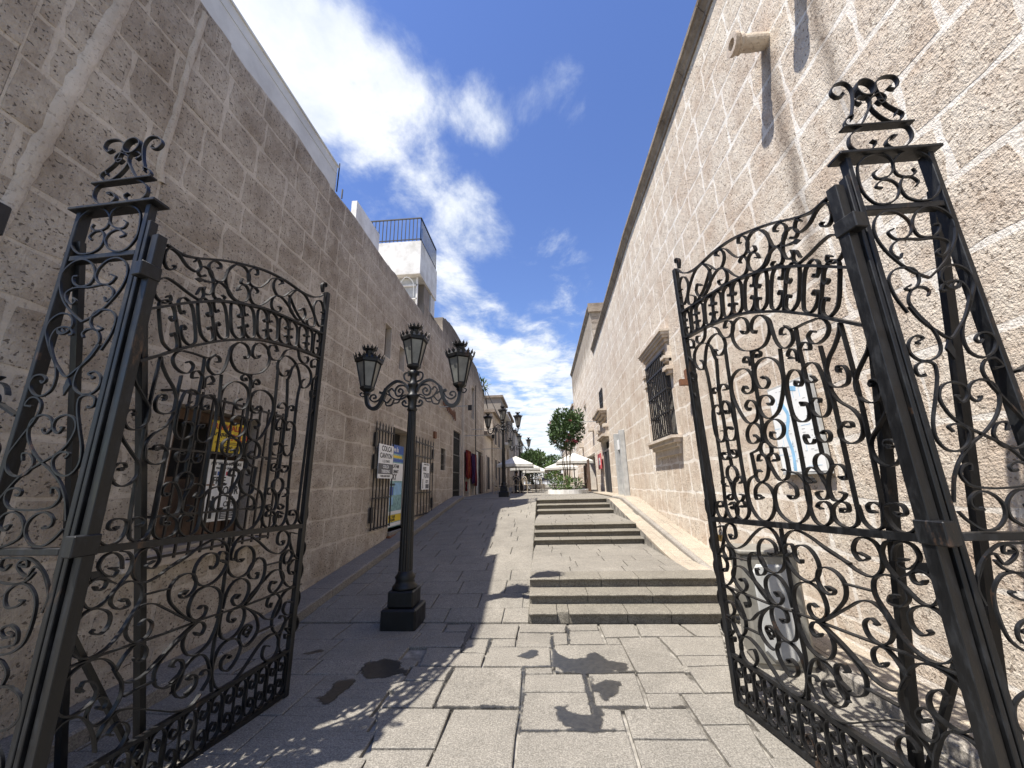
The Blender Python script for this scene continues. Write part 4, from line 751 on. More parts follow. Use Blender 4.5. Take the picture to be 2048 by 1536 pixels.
# ---------------- wrought-iron gates ----------------
GD = [[[[0.101,2.988],[[0.115,2.986],[0.104,2.959],[0.073,2.95],[0.047,2.984],[0.045,3.054],[0.064,3.087],[0.115,3.081],[0.188,3.031],[0.252,3.029],[0.271,3.075],[0.244,3.117]],[0.223,3.087]],[[0.104,2.769],[[0.121,2.789],[0.133,2.763],[0.113,2.733],[0.068,2.731],[0.034,2.764],[0.039,2.847],[0.075,2.887],[0.139,2.884],[0.23,2.859],[0.31,2.852],[0.326,2.903],[0.302,2.941]],[0.28,2.878]],[[0.302,3.037],[[0.313,3.031],[0.283,3.015],[0.261,3.036],[0.288,3.092],[0.343,3.09],[0.37,3.043],[0.383,2.977],[0.361,2.916],[0.324,2.911]],[0.325,2.957]],[[0.387,3.142],[[0.408,3.147],[0.406,3.175],[0.362,3.179],[0.325,3.124],[0.349,3.066],[0.386,3.04],[0.439,3.062],[0.461,3.131],[0.474,3.19],[0.514,3.242],[0.594,3.266],[0.644,3.222],[0.637,3.143],[0.584,3.129]],[0.587,3.167]],[[0.591,3.077],[[0.566,3.056],[0.579,3.103],[0.628,3.127],[0.664,3.087],[0.651,3.012],[0.603,2.979],[0.543,2.982],[0.48,3.031],[0.417,3.042],[0.386,2.979],[0.4,2.922],[0.454,2.916],[0.478,2.952]],[0.454,2.961]],[0,[[0.514,3.242],[0.469,3.166],[0.457,3.093],[0.48,3.031],[0.514,2.984],[0.571,2.965]],0],[[0.692,3.266],[[0.712,3.269],[0.702,3.311],[0.658,3.294],[0.63,3.234],[0.661,3.159],[0.737,3.169],[0.802,3.246],[0.845,3.312],[0.913,3.351],[0.959,3.349]],[0.936,3.31]],[[0.936,3.31],[[0.965,3.335],[0.934,3.362],[0.877,3.307],[0.88,3.245],[0.927,3.2],[0.986,3.219],[1.057,3.303],[1.123,3.357],[1.224,3.362],[1.32,3.29],[1.387,3.198],[1.384,3.113],[1.31,3.089],[1.289,3.135]],[1.346,3.183]],[0,[[1.123,3.357],[1.061,3.252],[1.082,3.145],[1.161,3.093]],0],[[1.208,3.197],[[1.183,3.189],[1.229,3.227],[1.262,3.183],[1.227,3.105],[1.152,3.094],[1.087,3.148],[0.981,3.204],[0.92,3.196],[0.878,3.12],[0.9,3.061],[0.96,3.066],[0.98,3.111]],[0.949,3.108]],[[0.729,3.117],[[0.737,3.139],[0.697,3.153],[0.666,3.089],[0.699,3.025],[0.753,3.02],[0.816,3.073],[0.87,3.149],[0.926,3.203]],0],[[1.459,3.301],[[1.495,3.307],[1.45,3.403],[1.398,3.393],[1.355,3.297],[1.393,3.201],[1.458,3.146],[1.513,3.19],[1.504,3.245]],[1.476,3.231]],[0,[[1.049,3.268],[1.167,3.144],[1.283,3.082]],0],[[1.46,3.607],[[1.456,3.515],[1.435,3.556],[1.433,3.59],[1.457,3.622],[1.492,3.627],[1.493,3.593]],0],[0,[[0.318,2.993],[0.372,3.016]],0],[[1.318,2.783],[[1.349,2.789],[1.362,2.758],[1.322,2.717],[1.262,2.738],[1.228,2.817]],0],[[0.982,2.725],[[1.005,2.723],[0.98,2.764],[0.926,2.745],[0.916,2.686],[0.959,2.641],[1.036,2.66],[1.09,2.759],[1.148,2.795]],0],[[0.818,2.62],[[0.841,2.634],[0.817,2.599],[0.779,2.609],[0.776,2.687],[0.83,2.734],[0.905,2.713],[0.937,2.611],[0.885,2.51],[0.769,2.457],[0.662,2.458],[0.602,2.527],[0.601,2.61],[0.655,2.672],[0.717,2.666],[0.747,2.606],[0.724,2.567]],[0.707,2.584]],[[0.499,2.472],[[0.526,2.478],[0.512,2.512],[0.478,2.509],[0.445,2.463],[0.454,2.406],[0.5,2.38],[0.545,2.401],[0.573,2.461],[0.584,2.547],[0.594,2.616],[0.644,2.669]],0],[0,[[0.484,2.523],[0.44,2.482],[0.343,2.479],[0.267,2.474]],0],[[0.299,2.403],[[0.315,2.418],[0.346,2.398],[0.332,2.348],[0.293,2.333],[0.239,2.355],[0.214,2.399],[0.228,2.448],[0.267,2.474]],0],[[1.445,2.735],[[1.469,2.73],[1.419,2.712],[1.405,2.767],[1.471,2.81],[1.522,2.77],[1.513,2.685],[1.447,2.596]],0],[[1.332,2.559],[[1.347,2.577],[1.316,2.541],[1.317,2.497],[1.367,2.496],[1.423,2.562],[1.418,2.652],[1.358,2.703],[1.267,2.701],[1.195,2.643],[1.171,2.555],[1.154,2.513]],0],[[1.132,2.584],[[1.15,2.603],[1.152,2.561],[1.096,2.536],[1.035,2.579],[1.035,2.649],[1.096,2.716],[1.179,2.711],[1.249,2.657],[1.307,2.513]],0],[[1.47,2.44],[[1.491,2.459],[1.457,2.423],[1.442,2.484],[1.489,2.51],[1.533,2.464],[1.524,2.37],[1.453,2.27]],0],[[0.84,2.405],[[0.87,2.399],[0.876,2.422],[0.845,2.439],[0.821,2.41],[0.822,2.362]],0],[[0.745,2.426],[[0.758,2.402],[0.721,2.402],[0.712,2.425],[0.753,2.45],[0.79,2.426],[0.804,2.378]],0],[[0.72,2.24],[[0.741,2.256],[0.716,2.254],[0.689,2.212],[0.723,2.177],[0.776,2.195],[0.797,2.272],[0.78,2.339],[0.725,2.373],[0.651,2.367],[0.588,2.309],[0.573,2.209],[0.604,2.105],[0.663,2.006],[0.736,1.974],[0.791,2.005],[0.81,2.073],[0.78,2.126],[0.717,2.126],[0.687,2.086],[0.715,2.058]],[0.733,2.076]],[[0.881,2.211],[[0.902,2.237],[0.928,2.212],[0.896,2.178],[0.837,2.19],[0.816,2.277],[0.854,2.346],[0.937,2.365],[1.017,2.322],[1.04,2.228],[1.005,2.09],[0.931,1.976],[0.863,1.978],[0.825,2.036],[0.838,2.103],[0.887,2.129],[0.927,2.096],[0.904,2.059]],[0.89,2.078]],[[0.722,1.876],[[0.746,1.888],[0.756,1.856],[0.718,1.834],[0.66,1.859],[0.644,1.915],[0.686,1.96],[0.759,1.956],[0.805,1.896],[0.797,1.828],[0.741,1.785],[0.674,1.779]],0],[[0.895,1.873],[[0.898,1.888],[0.867,1.855],[0.906,1.83],[0.957,1.845],[0.963,1.907],[0.914,1.961],[0.867,1.961],[0.831,1.919],[0.835,1.852],[0.883,1.789],[0.956,1.766]],0],[0,[[0.674,1.779],[0.671,1.704],[0.673,1.63]],0],[0,[[0.956,1.766],[0.952,1.697],[0.949,1.619]],0],[[0.762,1.712],[[0.78,1.701],[0.737,1.708],[0.746,1.743],[0.792,1.75],[0.818,1.718],[0.798,1.652],[0.752,1.582],[0.699,1.591],[0.677,1.634],[0.709,1.64]],[0.718,1.649]],[[0.875,1.716],[[0.903,1.709],[0.887,1.746],[0.848,1.75],[0.823,1.709],[0.83,1.644],[0.87,1.585],[0.93,1.573],[0.951,1.619],[0.917,1.652]],[0.895,1.637]],[[0.687,1.486],[[0.714,1.488],[0.692,1.468],[0.65,1.49],[0.652,1.544],[0.709,1.572],[0.79,1.544],[0.823,1.481],[0.816,1.393],[0.757,1.338],[0.675,1.33],[0.609,1.374],[0.569,1.456],[0.569,1.552],[0.604,1.611],[0.672,1.632]],0],[[0.946,1.482],[[0.977,1.491],[0.924,1.469],[0.924,1.469],[0.985,1.458],[0.979,1.524],[0.912,1.567],[0.855,1.544],[0.826,1.481],[0.849,1.391],[0.908,1.329],[0.985,1.326],[1.047,1.398],[1.062,1.504],[1.021,1.587],[0.951,1.619]],0],[[1.231,2.274],[[1.247,2.26],[1.253,2.297],[1.212,2.302],[1.189,2.264],[1.185,2.211]],0],[[1.113,2.262],[[1.135,2.262],[1.088,2.262],[1.104,2.3],[1.153,2.307],[1.183,2.274],[1.189,2.194]],0],[[1.223,2.092],[[1.237,2.106],[1.216,2.085],[1.192,2.126],[1.222,2.165],[1.281,2.144],[1.306,2.02],[1.286,1.903],[1.242,1.873],[1.201,1.904],[1.192,1.953]],[1.23,1.958]],[[1.126,2.097],[[1.151,2.107],[1.134,2.076],[1.102,2.087],[1.096,2.13],[1.133,2.179],[1.18,2.147],[1.18,2.09]],0],[[1.12,1.957],[[1.135,1.972],[1.108,1.952],[1.112,1.971],[1.159,1.976],[1.189,1.93],[1.166,1.881],[1.103,1.877],[1.067,1.92],[1.071,2.038],[1.078,2.137],[1.133,2.179]],0],[[1.232,1.776],[[1.245,1.794],[1.212,1.791],[1.271,1.79],[1.271,1.757],[1.225,1.738],[1.195,1.763]],0],[[1.13,1.769],[[1.141,1.785],[1.153,1.804],[1.1,1.798],[1.098,1.761],[1.144,1.744],[1.189,1.773]],0],[[1.285,1.564],[[1.304,1.553],[1.257,1.542],[1.257,1.542],[1.31,1.564],[1.291,1.606],[1.242,1.606],[1.21,1.537],[1.21,1.476],[1.25,1.442],[1.276,1.464]],[1.239,1.485]],[[1.106,1.573],[[1.12,1.563],[1.086,1.583],[1.107,1.615],[1.158,1.594],[1.196,1.512],[1.18,1.443],[1.127,1.445],[1.104,1.478]],[1.136,1.488]],[[1.245,1.398],[[1.263,1.387],[1.234,1.378],[1.221,1.399],[1.229,1.429],[1.279,1.406]],0],[0,[[1.229,1.431],[1.193,1.39],[1.217,1.324],[1.281,1.316],[1.317,1.384],[1.307,1.574],[1.295,1.904],[1.29,2.409],[1.304,2.512]],0],[[1.136,1.408],[[1.16,1.402],[1.109,1.4],[1.109,1.432],[1.159,1.437],[1.203,1.39],[1.194,1.326],[1.138,1.312],[1.08,1.358],[1.07,1.474],[1.071,1.703],[1.056,2.068],[1.041,2.453],[1.035,2.579]],0],[[1.384,1.399],[[1.396,1.385],[1.348,1.393],[1.352,1.424],[1.404,1.424],[1.438,1.377],[1.414,1.314],[1.354,1.313],[1.312,1.374]],0],[0,[[1.553,1.439],[1.556,1.348],[1.514,1.307],[1.471,1.332],[1.44,1.421]],0],[0,[[1.447,2.596],[1.453,2.27],[1.44,1.421]],0],[0,[[1.152,2.525],[1.186,2.24],[1.185,2.035],[1.185,1.837],[1.178,1.688]],0],[0,[[0.79,2.463],[0.808,2.254],[0.811,2.053],[0.824,1.822]],0],[0,[[0.55,2.393],[0.568,2.171],[0.557,1.916],[0.561,1.635],[0.574,1.472],[0.554,1.355],[0.507,1.331],[0.454,1.363],[0.436,1.417],[0.453,1.457],[0.492,1.459],[0.521,1.435]],[0.493,1.421]],[[0.374,2.325],[[0.388,2.326],[0.354,2.318],[0.352,2.353],[0.387,2.372],[0.423,2.338],[0.435,2.26]],0],[[0.482,2.311],[[0.501,2.309],[0.475,2.305],[0.475,2.305],[0.506,2.334],[0.477,2.364],[0.446,2.337],[0.447,2.273]],0],[[0.473,2.146],[[0.49,2.164],[0.498,2.139],[0.468,2.127],[0.446,2.156],[0.452,2.212],[0.498,2.234],[0.548,2.193],[0.564,2.078],[0.553,1.95],[0.506,1.915],[0.461,1.926],[0.445,1.974],[0.455,2.019],[0.487,2.03]],[0.48,2.005]],[[0.369,2.153],[[0.38,2.165],[0.36,2.133],[0.39,2.126],[0.42,2.158],[0.421,2.216],[0.38,2.24],[0.337,2.226],[0.316,2.163],[0.309,2.07],[0.317,1.958],[0.355,1.92],[0.404,1.937],[0.427,1.996],[0.399,2.033],[0.36,2.024]],[0.366,2.002]],[[0.485,1.816],[[0.495,1.838],[0.508,1.827],[0.499,1.787],[0.461,1.784],[0.442,1.807]],0],[[0.378,1.827],[[0.394,1.834],[0.365,1.846],[0.345,1.819],[0.362,1.786],[0.402,1.786],[0.424,1.821],[0.422,1.878]],0],[[0.518,1.585],[[0.536,1.597],[0.51,1.569],[0.544,1.565],[0.562,1.61],[0.528,1.648],[0.483,1.64],[0.452,1.584],[0.434,1.522],[0.452,1.48],[0.493,1.475],[0.51,1.506]],[0.479,1.518]],[[0.33,1.596],[[0.348,1.594],[0.328,1.578],[0.305,1.607],[0.325,1.653],[0.365,1.657],[0.403,1.614],[0.427,1.538],[0.415,1.474],[0.37,1.473],[0.34,1.505]],[0.368,1.516]],[[0.363,1.425],[[0.381,1.431],[0.386,1.413],[0.345,1.419],[0.343,1.455],[0.389,1.462],[0.432,1.424],[0.43,1.365],[0.373,1.335],[0.319,1.354],[0.297,1.404],[0.295,1.481],[0.289,1.797],[0.285,2.08],[0.287,2.315]],0],[[0.204,2.153],[[0.218,2.163],[0.212,2.137],[0.222,2.148],[0.216,2.17],[0.185,2.166],[0.169,2.12],[0.185,2.07],[0.232,2.059],[0.276,2.082],[0.288,2.147],[0.258,2.221],[0.204,2.285],[0.162,2.351],[0.147,2.395]],0],[[0.066,2.031],[[0.075,2.041],[0.073,2.022],[0.08,2.035],[0.065,2.055],[0.037,2.042],[0.03,1.994],[0.057,1.95],[0.102,1.947],[0.142,1.987],[0.148,2.053],[0.128,2.101],[0.08,2.162],[0.043,2.21],[0.014,2.306]],0],[[0.231,1.841],[[0.248,1.852],[0.215,1.844],[0.217,1.867],[0.25,1.873],[0.29,1.835],[0.284,1.785],[0.244,1.76],[0.196,1.771],[0.17,1.805],[0.164,1.869],[0.187,1.925],[0.256,1.993],[0.29,2.073]],0],[[0.066,1.727],[[0.075,1.738],[0.07,1.72],[0.055,1.729],[0.087,1.739],[0.076,1.759],[0.045,1.755],[0.025,1.713],[0.041,1.662],[0.081,1.638],[0.123,1.65],[0.151,1.696],[0.146,1.759],[0.091,1.829],[0.033,1.903],[0.015,1.962]],0],[[0.216,1.427],[[0.232,1.429],[0.207,1.421],[0.234,1.422],[0.241,1.449],[0.212,1.469],[0.178,1.455],[0.17,1.407],[0.194,1.353],[0.238,1.34],[0.275,1.372],[0.289,1.454]],0],[[0.097,1.423],[[0.115,1.43],[0.101,1.412],[0.071,1.426],[0.077,1.46],[0.111,1.47],[0.153,1.453],[0.153,1.389],[0.123,1.347],[0.077,1.343],[0.031,1.381],[0.013,1.442],[0.016,1.54]],0],[0,[[0.413,2.473],[0.419,2.346],[0.418,2.228],[0.42,2.046],[0.427,1.895],[0.424,1.725]],0],[0,[[0.144,2.393],[0.14,2.143],[0.143,1.924],[0.153,1.689],[0.166,1.453],[0.183,1.36]],0],[[1.301,1.185],[[1.324,1.194],[1.311,1.161],[1.259,1.184],[1.261,1.257],[1.319,1.269],[1.374,1.219],[1.37,1.149],[1.299,1.1],[1.195,1.13],[1.062,1.228],[0.983,1.272],[0.907,1.276],[0.863,1.228],[0.848,1.15],[0.873,1.127]],[0.88,1.141]],[[0.93,1.121],[[0.956,1.122],[0.934,1.105],[0.894,1.131],[0.895,1.179],[0.936,1.204],[0.99,1.201],[1.041,1.151],[1.046,1.065],[0.994,1.01],[0.912,1.009],[0.852,1.055],[0.824,1.132],[0.823,1.211],[0.819,1.285]],0],[[0.788,1.145],[[0.81,1.13],[0.754,1.153],[0.761,1.198],[0.804,1.192],[0.828,1.153],[0.809,1.077],[0.751,1.02],[0.686,1.008],[0.636,1.031],[0.598,1.09],[0.603,1.147],[0.64,1.195],[0.688,1.206],[0.743,1.18],[0.748,1.123],[0.714,1.102]],[0.704,1.124]],[[0.81,1.13],[[0.797,1.128],[0.816,1.126],[0.822,1.168],[0.805,1.228],[0.751,1.274],[0.694,1.285],[0.608,1.256],[0.513,1.2],[0.404,1.154]],0],[[1.086,0.992],[[1.101,1.001],[1.099,0.963],[1.041,0.974],[1.014,1.018],[1.043,1.077],[1.099,1.103],[1.153,1.063],[1.162,0.965],[1.105,0.869],[1.024,0.804]],0],[[0.553,0.99],[[0.572,1.01],[0.527,0.999],[0.544,0.974],[0.591,0.978],[0.621,1.028],[0.598,1.09],[0.554,1.11],[0.495,1.098],[0.458,1.051],[0.467,0.984],[0.529,0.909],[0.602,0.846],[0.655,0.813]],0],[[0.94,0.865],[[0.963,0.885],[0.932,0.892],[0.907,0.867],[0.945,0.818],[0.999,0.821],[1.036,0.886],[1.024,0.948],[0.963,0.99],[0.9,0.982],[0.856,0.928],[0.839,0.83]],0],[[0.685,0.885],[[0.666,0.88],[0.691,0.893],[0.723,0.868],[0.711,0.826],[0.67,0.816],[0.62,0.846],[0.599,0.901],[0.622,0.977],[0.68,1.002],[0.751,0.986],[0.805,0.94],[0.822,0.861],[0.81,0.784]],0],[[0.937,0.734],[[0.959,0.733],[0.936,0.718],[0.901,0.744],[0.909,0.79],[0.964,0.802],[1.021,0.776],[1.032,0.712],[0.995,0.639],[0.933,0.617],[0.871,0.646],[0.84,0.716],[0.841,0.822]],0],[[0.69,0.735],[[0.668,0.746],[0.685,0.725],[0.717,0.723],[0.731,0.757],[0.703,0.794],[0.652,0.797],[0.609,0.759],[0.601,0.702],[0.64,0.635],[0.697,0.614],[0.769,0.643],[0.805,0.701],[0.826,0.773]],0],[[1.069,0.625],[[1.101,0.622],[1.066,0.594],[1.038,0.625],[1.076,0.659],[1.104,0.632],[1.07,0.579]],0],[0,[[1.076,0.659],[1.023,0.643],[1.013,0.584],[1.058,0.525],[1.122,0.539],[1.167,0.597],[1.139,0.687],[1.081,0.748],[1.006,0.797]],0],[[0.944,0.498],[[0.961,0.505],[0.929,0.523],[0.894,0.501],[0.901,0.453],[0.954,0.422],[1.009,0.463],[1.035,0.535],[1.002,0.589],[0.924,0.615],[0.86,0.585],[0.832,0.506],[0.838,0.435],[0.883,0.354],[0.952,0.323],[1.03,0.34],[1.105,0.398],[1.201,0.482],[1.285,0.517],[1.35,0.503],[1.391,0.438],[1.373,0.36],[1.299,0.341],[1.239,0.399],[1.253,0.456]],[1.298,0.44]],[[1.383,1.02],[[1.412,1.007],[1.362,1.011],[1.346,1.074],[1.393,1.111],[1.432,1.07],[1.403,1.013]],0],[0,[[1.393,1.111],[1.323,1.086],[1.319,0.993],[1.373,0.873],[1.452,0.816],[1.533,0.839],[1.567,0.93],[1.522,1.006],[1.451,1.022],[1.405,0.978],[1.434,0.916],[1.478,0.912]],[1.455,0.934]],[[1.268,0.883],[[1.292,0.89],[1.251,0.903],[1.227,0.864],[1.272,0.816],[1.335,0.848],[1.364,0.909],[1.317,0.972],[1.245,0.978],[1.171,0.932],[1.101,0.885],[1.021,0.82]],0],[[1.259,0.73],[[1.271,0.747],[1.26,0.718],[1.227,0.742],[1.241,0.794],[1.294,0.805],[1.354,0.761],[1.364,0.694],[1.317,0.635],[1.243,0.64],[1.156,0.708],[1.012,0.793]],0],[[1.46,0.697],[[1.488,0.695],[1.423,0.707],[1.401,0.659],[1.448,0.607],[1.516,0.61],[1.566,0.673],[1.561,0.744],[1.5,0.794],[1.408,0.794],[1.339,0.724],[1.297,0.617],[1.322,0.539],[1.382,0.5],[1.431,0.536],[1.439,0.587],[1.384,0.622]],[1.373,0.602]],[[1.487,0.502],[[1.451,0.509],[1.521,0.45],[1.571,0.475],[1.576,0.533],[1.524,0.581],[1.455,0.578],[1.409,0.519],[1.386,0.432],[1.417,0.358],[1.482,0.33],[1.525,0.375],[1.51,0.437],[1.449,0.466]],[1.456,0.435]],[0,[[1.46,1.229],[1.382,1.245],[1.395,1.164],[1.476,1.041],[1.546,1.034],[1.574,1.114],[1.537,1.165]],0],[0,[[1.322,1.035],[1.157,1.037]],0],[0,[[1.57,0.811],[1.015,0.799],[0.84,0.806],[0.656,0.811]],0],[0,[[1.313,0.577],[1.155,0.579]],0],[0,[[0.819,1.285],[0.821,1.104],[0.823,0.895],[0.82,0.729],[0.817,0.569],[0.836,0.424]],0],[0,[[0.665,0.806],[0.374,0.806],[0.211,0.811],[0.021,0.808]],0],[0,[[0.453,1.048],[0.31,1.048]],0],[0,[[0.472,0.574],[0.312,0.566]],0],[[0.316,1.208],[[0.342,1.22],[0.299,1.2],[0.344,1.181],[0.369,1.223],[0.339,1.281],[0.294,1.296],[0.248,1.278],[0.23,1.222],[0.249,1.154],[0.297,1.115],[0.358,1.122],[0.457,1.178],[0.56,1.228]],0],[[0.135,1.217],[[0.154,1.221],[0.12,1.223],[0.159,1.203],[0.144,1.18],[0.101,1.197],[0.067,1.242],[0.081,1.287],[0.121,1.299],[0.163,1.268],[0.181,1.209]],0],[[0.081,1.138],[[0.066,1.148],[0.08,1.129],[0.111,1.132],[0.115,1.167],[0.072,1.186],[0.031,1.159],[0.025,1.104],[0.057,1.055],[0.101,1.047],[0.143,1.082],[0.183,1.133],[0.218,1.189],[0.222,1.245],[0.193,1.289],[0.155,1.301]],0],[[0.219,1.041],[[0.2,1.054],[0.232,1.049],[0.248,1.014],[0.2,1.01],[0.158,1.051],[0.164,1.103],[0.203,1.136],[0.247,1.134],[0.296,1.102],[0.309,1.034],[0.27,0.953],[0.232,0.885],[0.18,0.832],[0.118,0.816],[0.061,0.84],[0.021,0.89],[0.013,0.963],[0.033,1.016],[0.072,1.042],[0.124,1.031],[0.167,0.996],[0.171,0.943],[0.141,0.913],[0.099,0.935]],[0.11,0.943]],[[0.342,0.897],[[0.325,0.895],[0.354,0.916],[0.395,0.881],[0.384,0.827],[0.336,0.809],[0.286,0.837],[0.26,0.895],[0.282,0.964],[0.327,0.994],[0.384,0.986],[0.464,0.935],[0.597,0.843],[0.667,0.798]],0],[[0.352,0.723],[[0.329,0.734],[0.346,0.712],[0.383,0.71],[0.39,0.748],[0.368,0.784],[0.324,0.8],[0.282,0.769],[0.247,0.705]],0],[[0.563,0.612],[[0.546,0.61],[0.566,0.636],[0.61,0.611],[0.624,0.564],[0.595,0.521],[0.538,0.506],[0.481,0.539],[0.46,0.589],[0.464,0.636],[0.509,0.69],[0.6,0.756],[0.667,0.798]],0],[[0.122,0.672],[[0.096,0.699],[0.102,0.676],[0.115,0.713],[0.154,0.696],[0.181,0.654],[0.176,0.61],[0.135,0.589],[0.088,0.585],[0.046,0.61],[0.018,0.658],[0.019,0.706],[0.034,0.754],[0.074,0.789],[0.127,0.803],[0.186,0.785],[0.231,0.743],[0.262,0.686],[0.302,0.634],[0.355,0.618],[0.411,0.631],[0.47,0.676],[0.542,0.73],[0.648,0.796]],0],[[0.696,0.484],[[0.665,0.494],[0.68,0.51],[0.726,0.483],[0.721,0.424],[0.669,0.403],[0.619,0.423],[0.586,0.485],[0.619,0.566]],0],[[0.214,0.565],[[0.197,0.57],[0.227,0.549],[0.241,0.572],[0.219,0.605],[0.181,0.613],[0.161,0.576],[0.163,0.535],[0.206,0.489],[0.253,0.494],[0.282,0.528],[0.302,0.58],[0.29,0.643],[0.24,0.721]],0],[0,[[0.774,0.369],[0.725,0.332],[0.64,0.341],[0.496,0.416],[0.344,0.496],[0.289,0.503],[0.247,0.468],[0.223,0.412]],0],[[0.297,0.405],[[0.275,0.417],[0.281,0.432],[0.308,0.451],[0.35,0.429],[0.372,0.383],[0.351,0.333],[0.324,0.313]],0],[0,[[0.23,0.368],[0.202,0.457],[0.153,0.54],[0.118,0.57],[0.064,0.576],[0.031,0.552],[0.019,0.504]],0],[0,[[0.856,0.343],[0.818,0.481],[0.77,0.574],[0.723,0.604],[0.672,0.593],[0.631,0.558],[0.564,0.518]],0],[[0.765,0.484],[[0.754,0.48],[0.766,0.496],[0.809,0.485],[0.819,0.443],[0.778,0.383]],0],[[0.688,0.487],[[0.669,0.49],[0.687,0.505],[0.726,0.483],[0.712,0.436],[0.666,0.417]],0],[[0.572,0.599],[[0.549,0.608],[0.577,0.63],[0.612,0.617],[0.629,0.564],[0.614,0.485],[0.579,0.457]],0]],{"mid":[[1.572,1.286],[0.362,1.322],[0.024,1.329]],"arch_u":[[1.537,3.089],[1.296,3.07],[1.035,3.05],[0.814,3.023],[0.629,2.974],[0.47,2.918],[0.334,2.85],[0.215,2.781],[0.111,2.711],[0.023,2.652]],"arch_l":[[1.537,2.838],[1.262,2.825],[1.018,2.795],[0.812,2.754],[0.639,2.689],[0.49,2.622],[0.362,2.55],[0.248,2.481],[0.149,2.41],[0.03,2.329]],"rail2":[[1.575,0.341],[1.12,0.336],[0.794,0.291],[0.365,0.303]],"top":[[1.478,3.514],[1.436,3.462],[1.353,3.406],[1.222,3.373],[0.989,3.374],[0.764,3.343],[0.555,3.274],[0.398,3.208],[0.254,3.132],[0.146,3.092],[0.041,3.098]],"bot":[[1.606,0.018]],"stile_top":[[0.019,3.139]],"fst_top":[[1.525,3.557]],"ties":[[0.159,2.722],[0.384,2.844],[0.623,2.95],[0.856,2.998],[1.082,3.028],[1.308,3.057]],"spears":[[[0.372,3.016],[0.247,2.981]],[[0.18,1.132],[0.024,1.229]]],"rings":[[[0.821,1.783],[0.868,1.788]],[[1.187,1.631],[1.243,1.632]],[[0.43,1.667],[0.481,1.684]]]}]
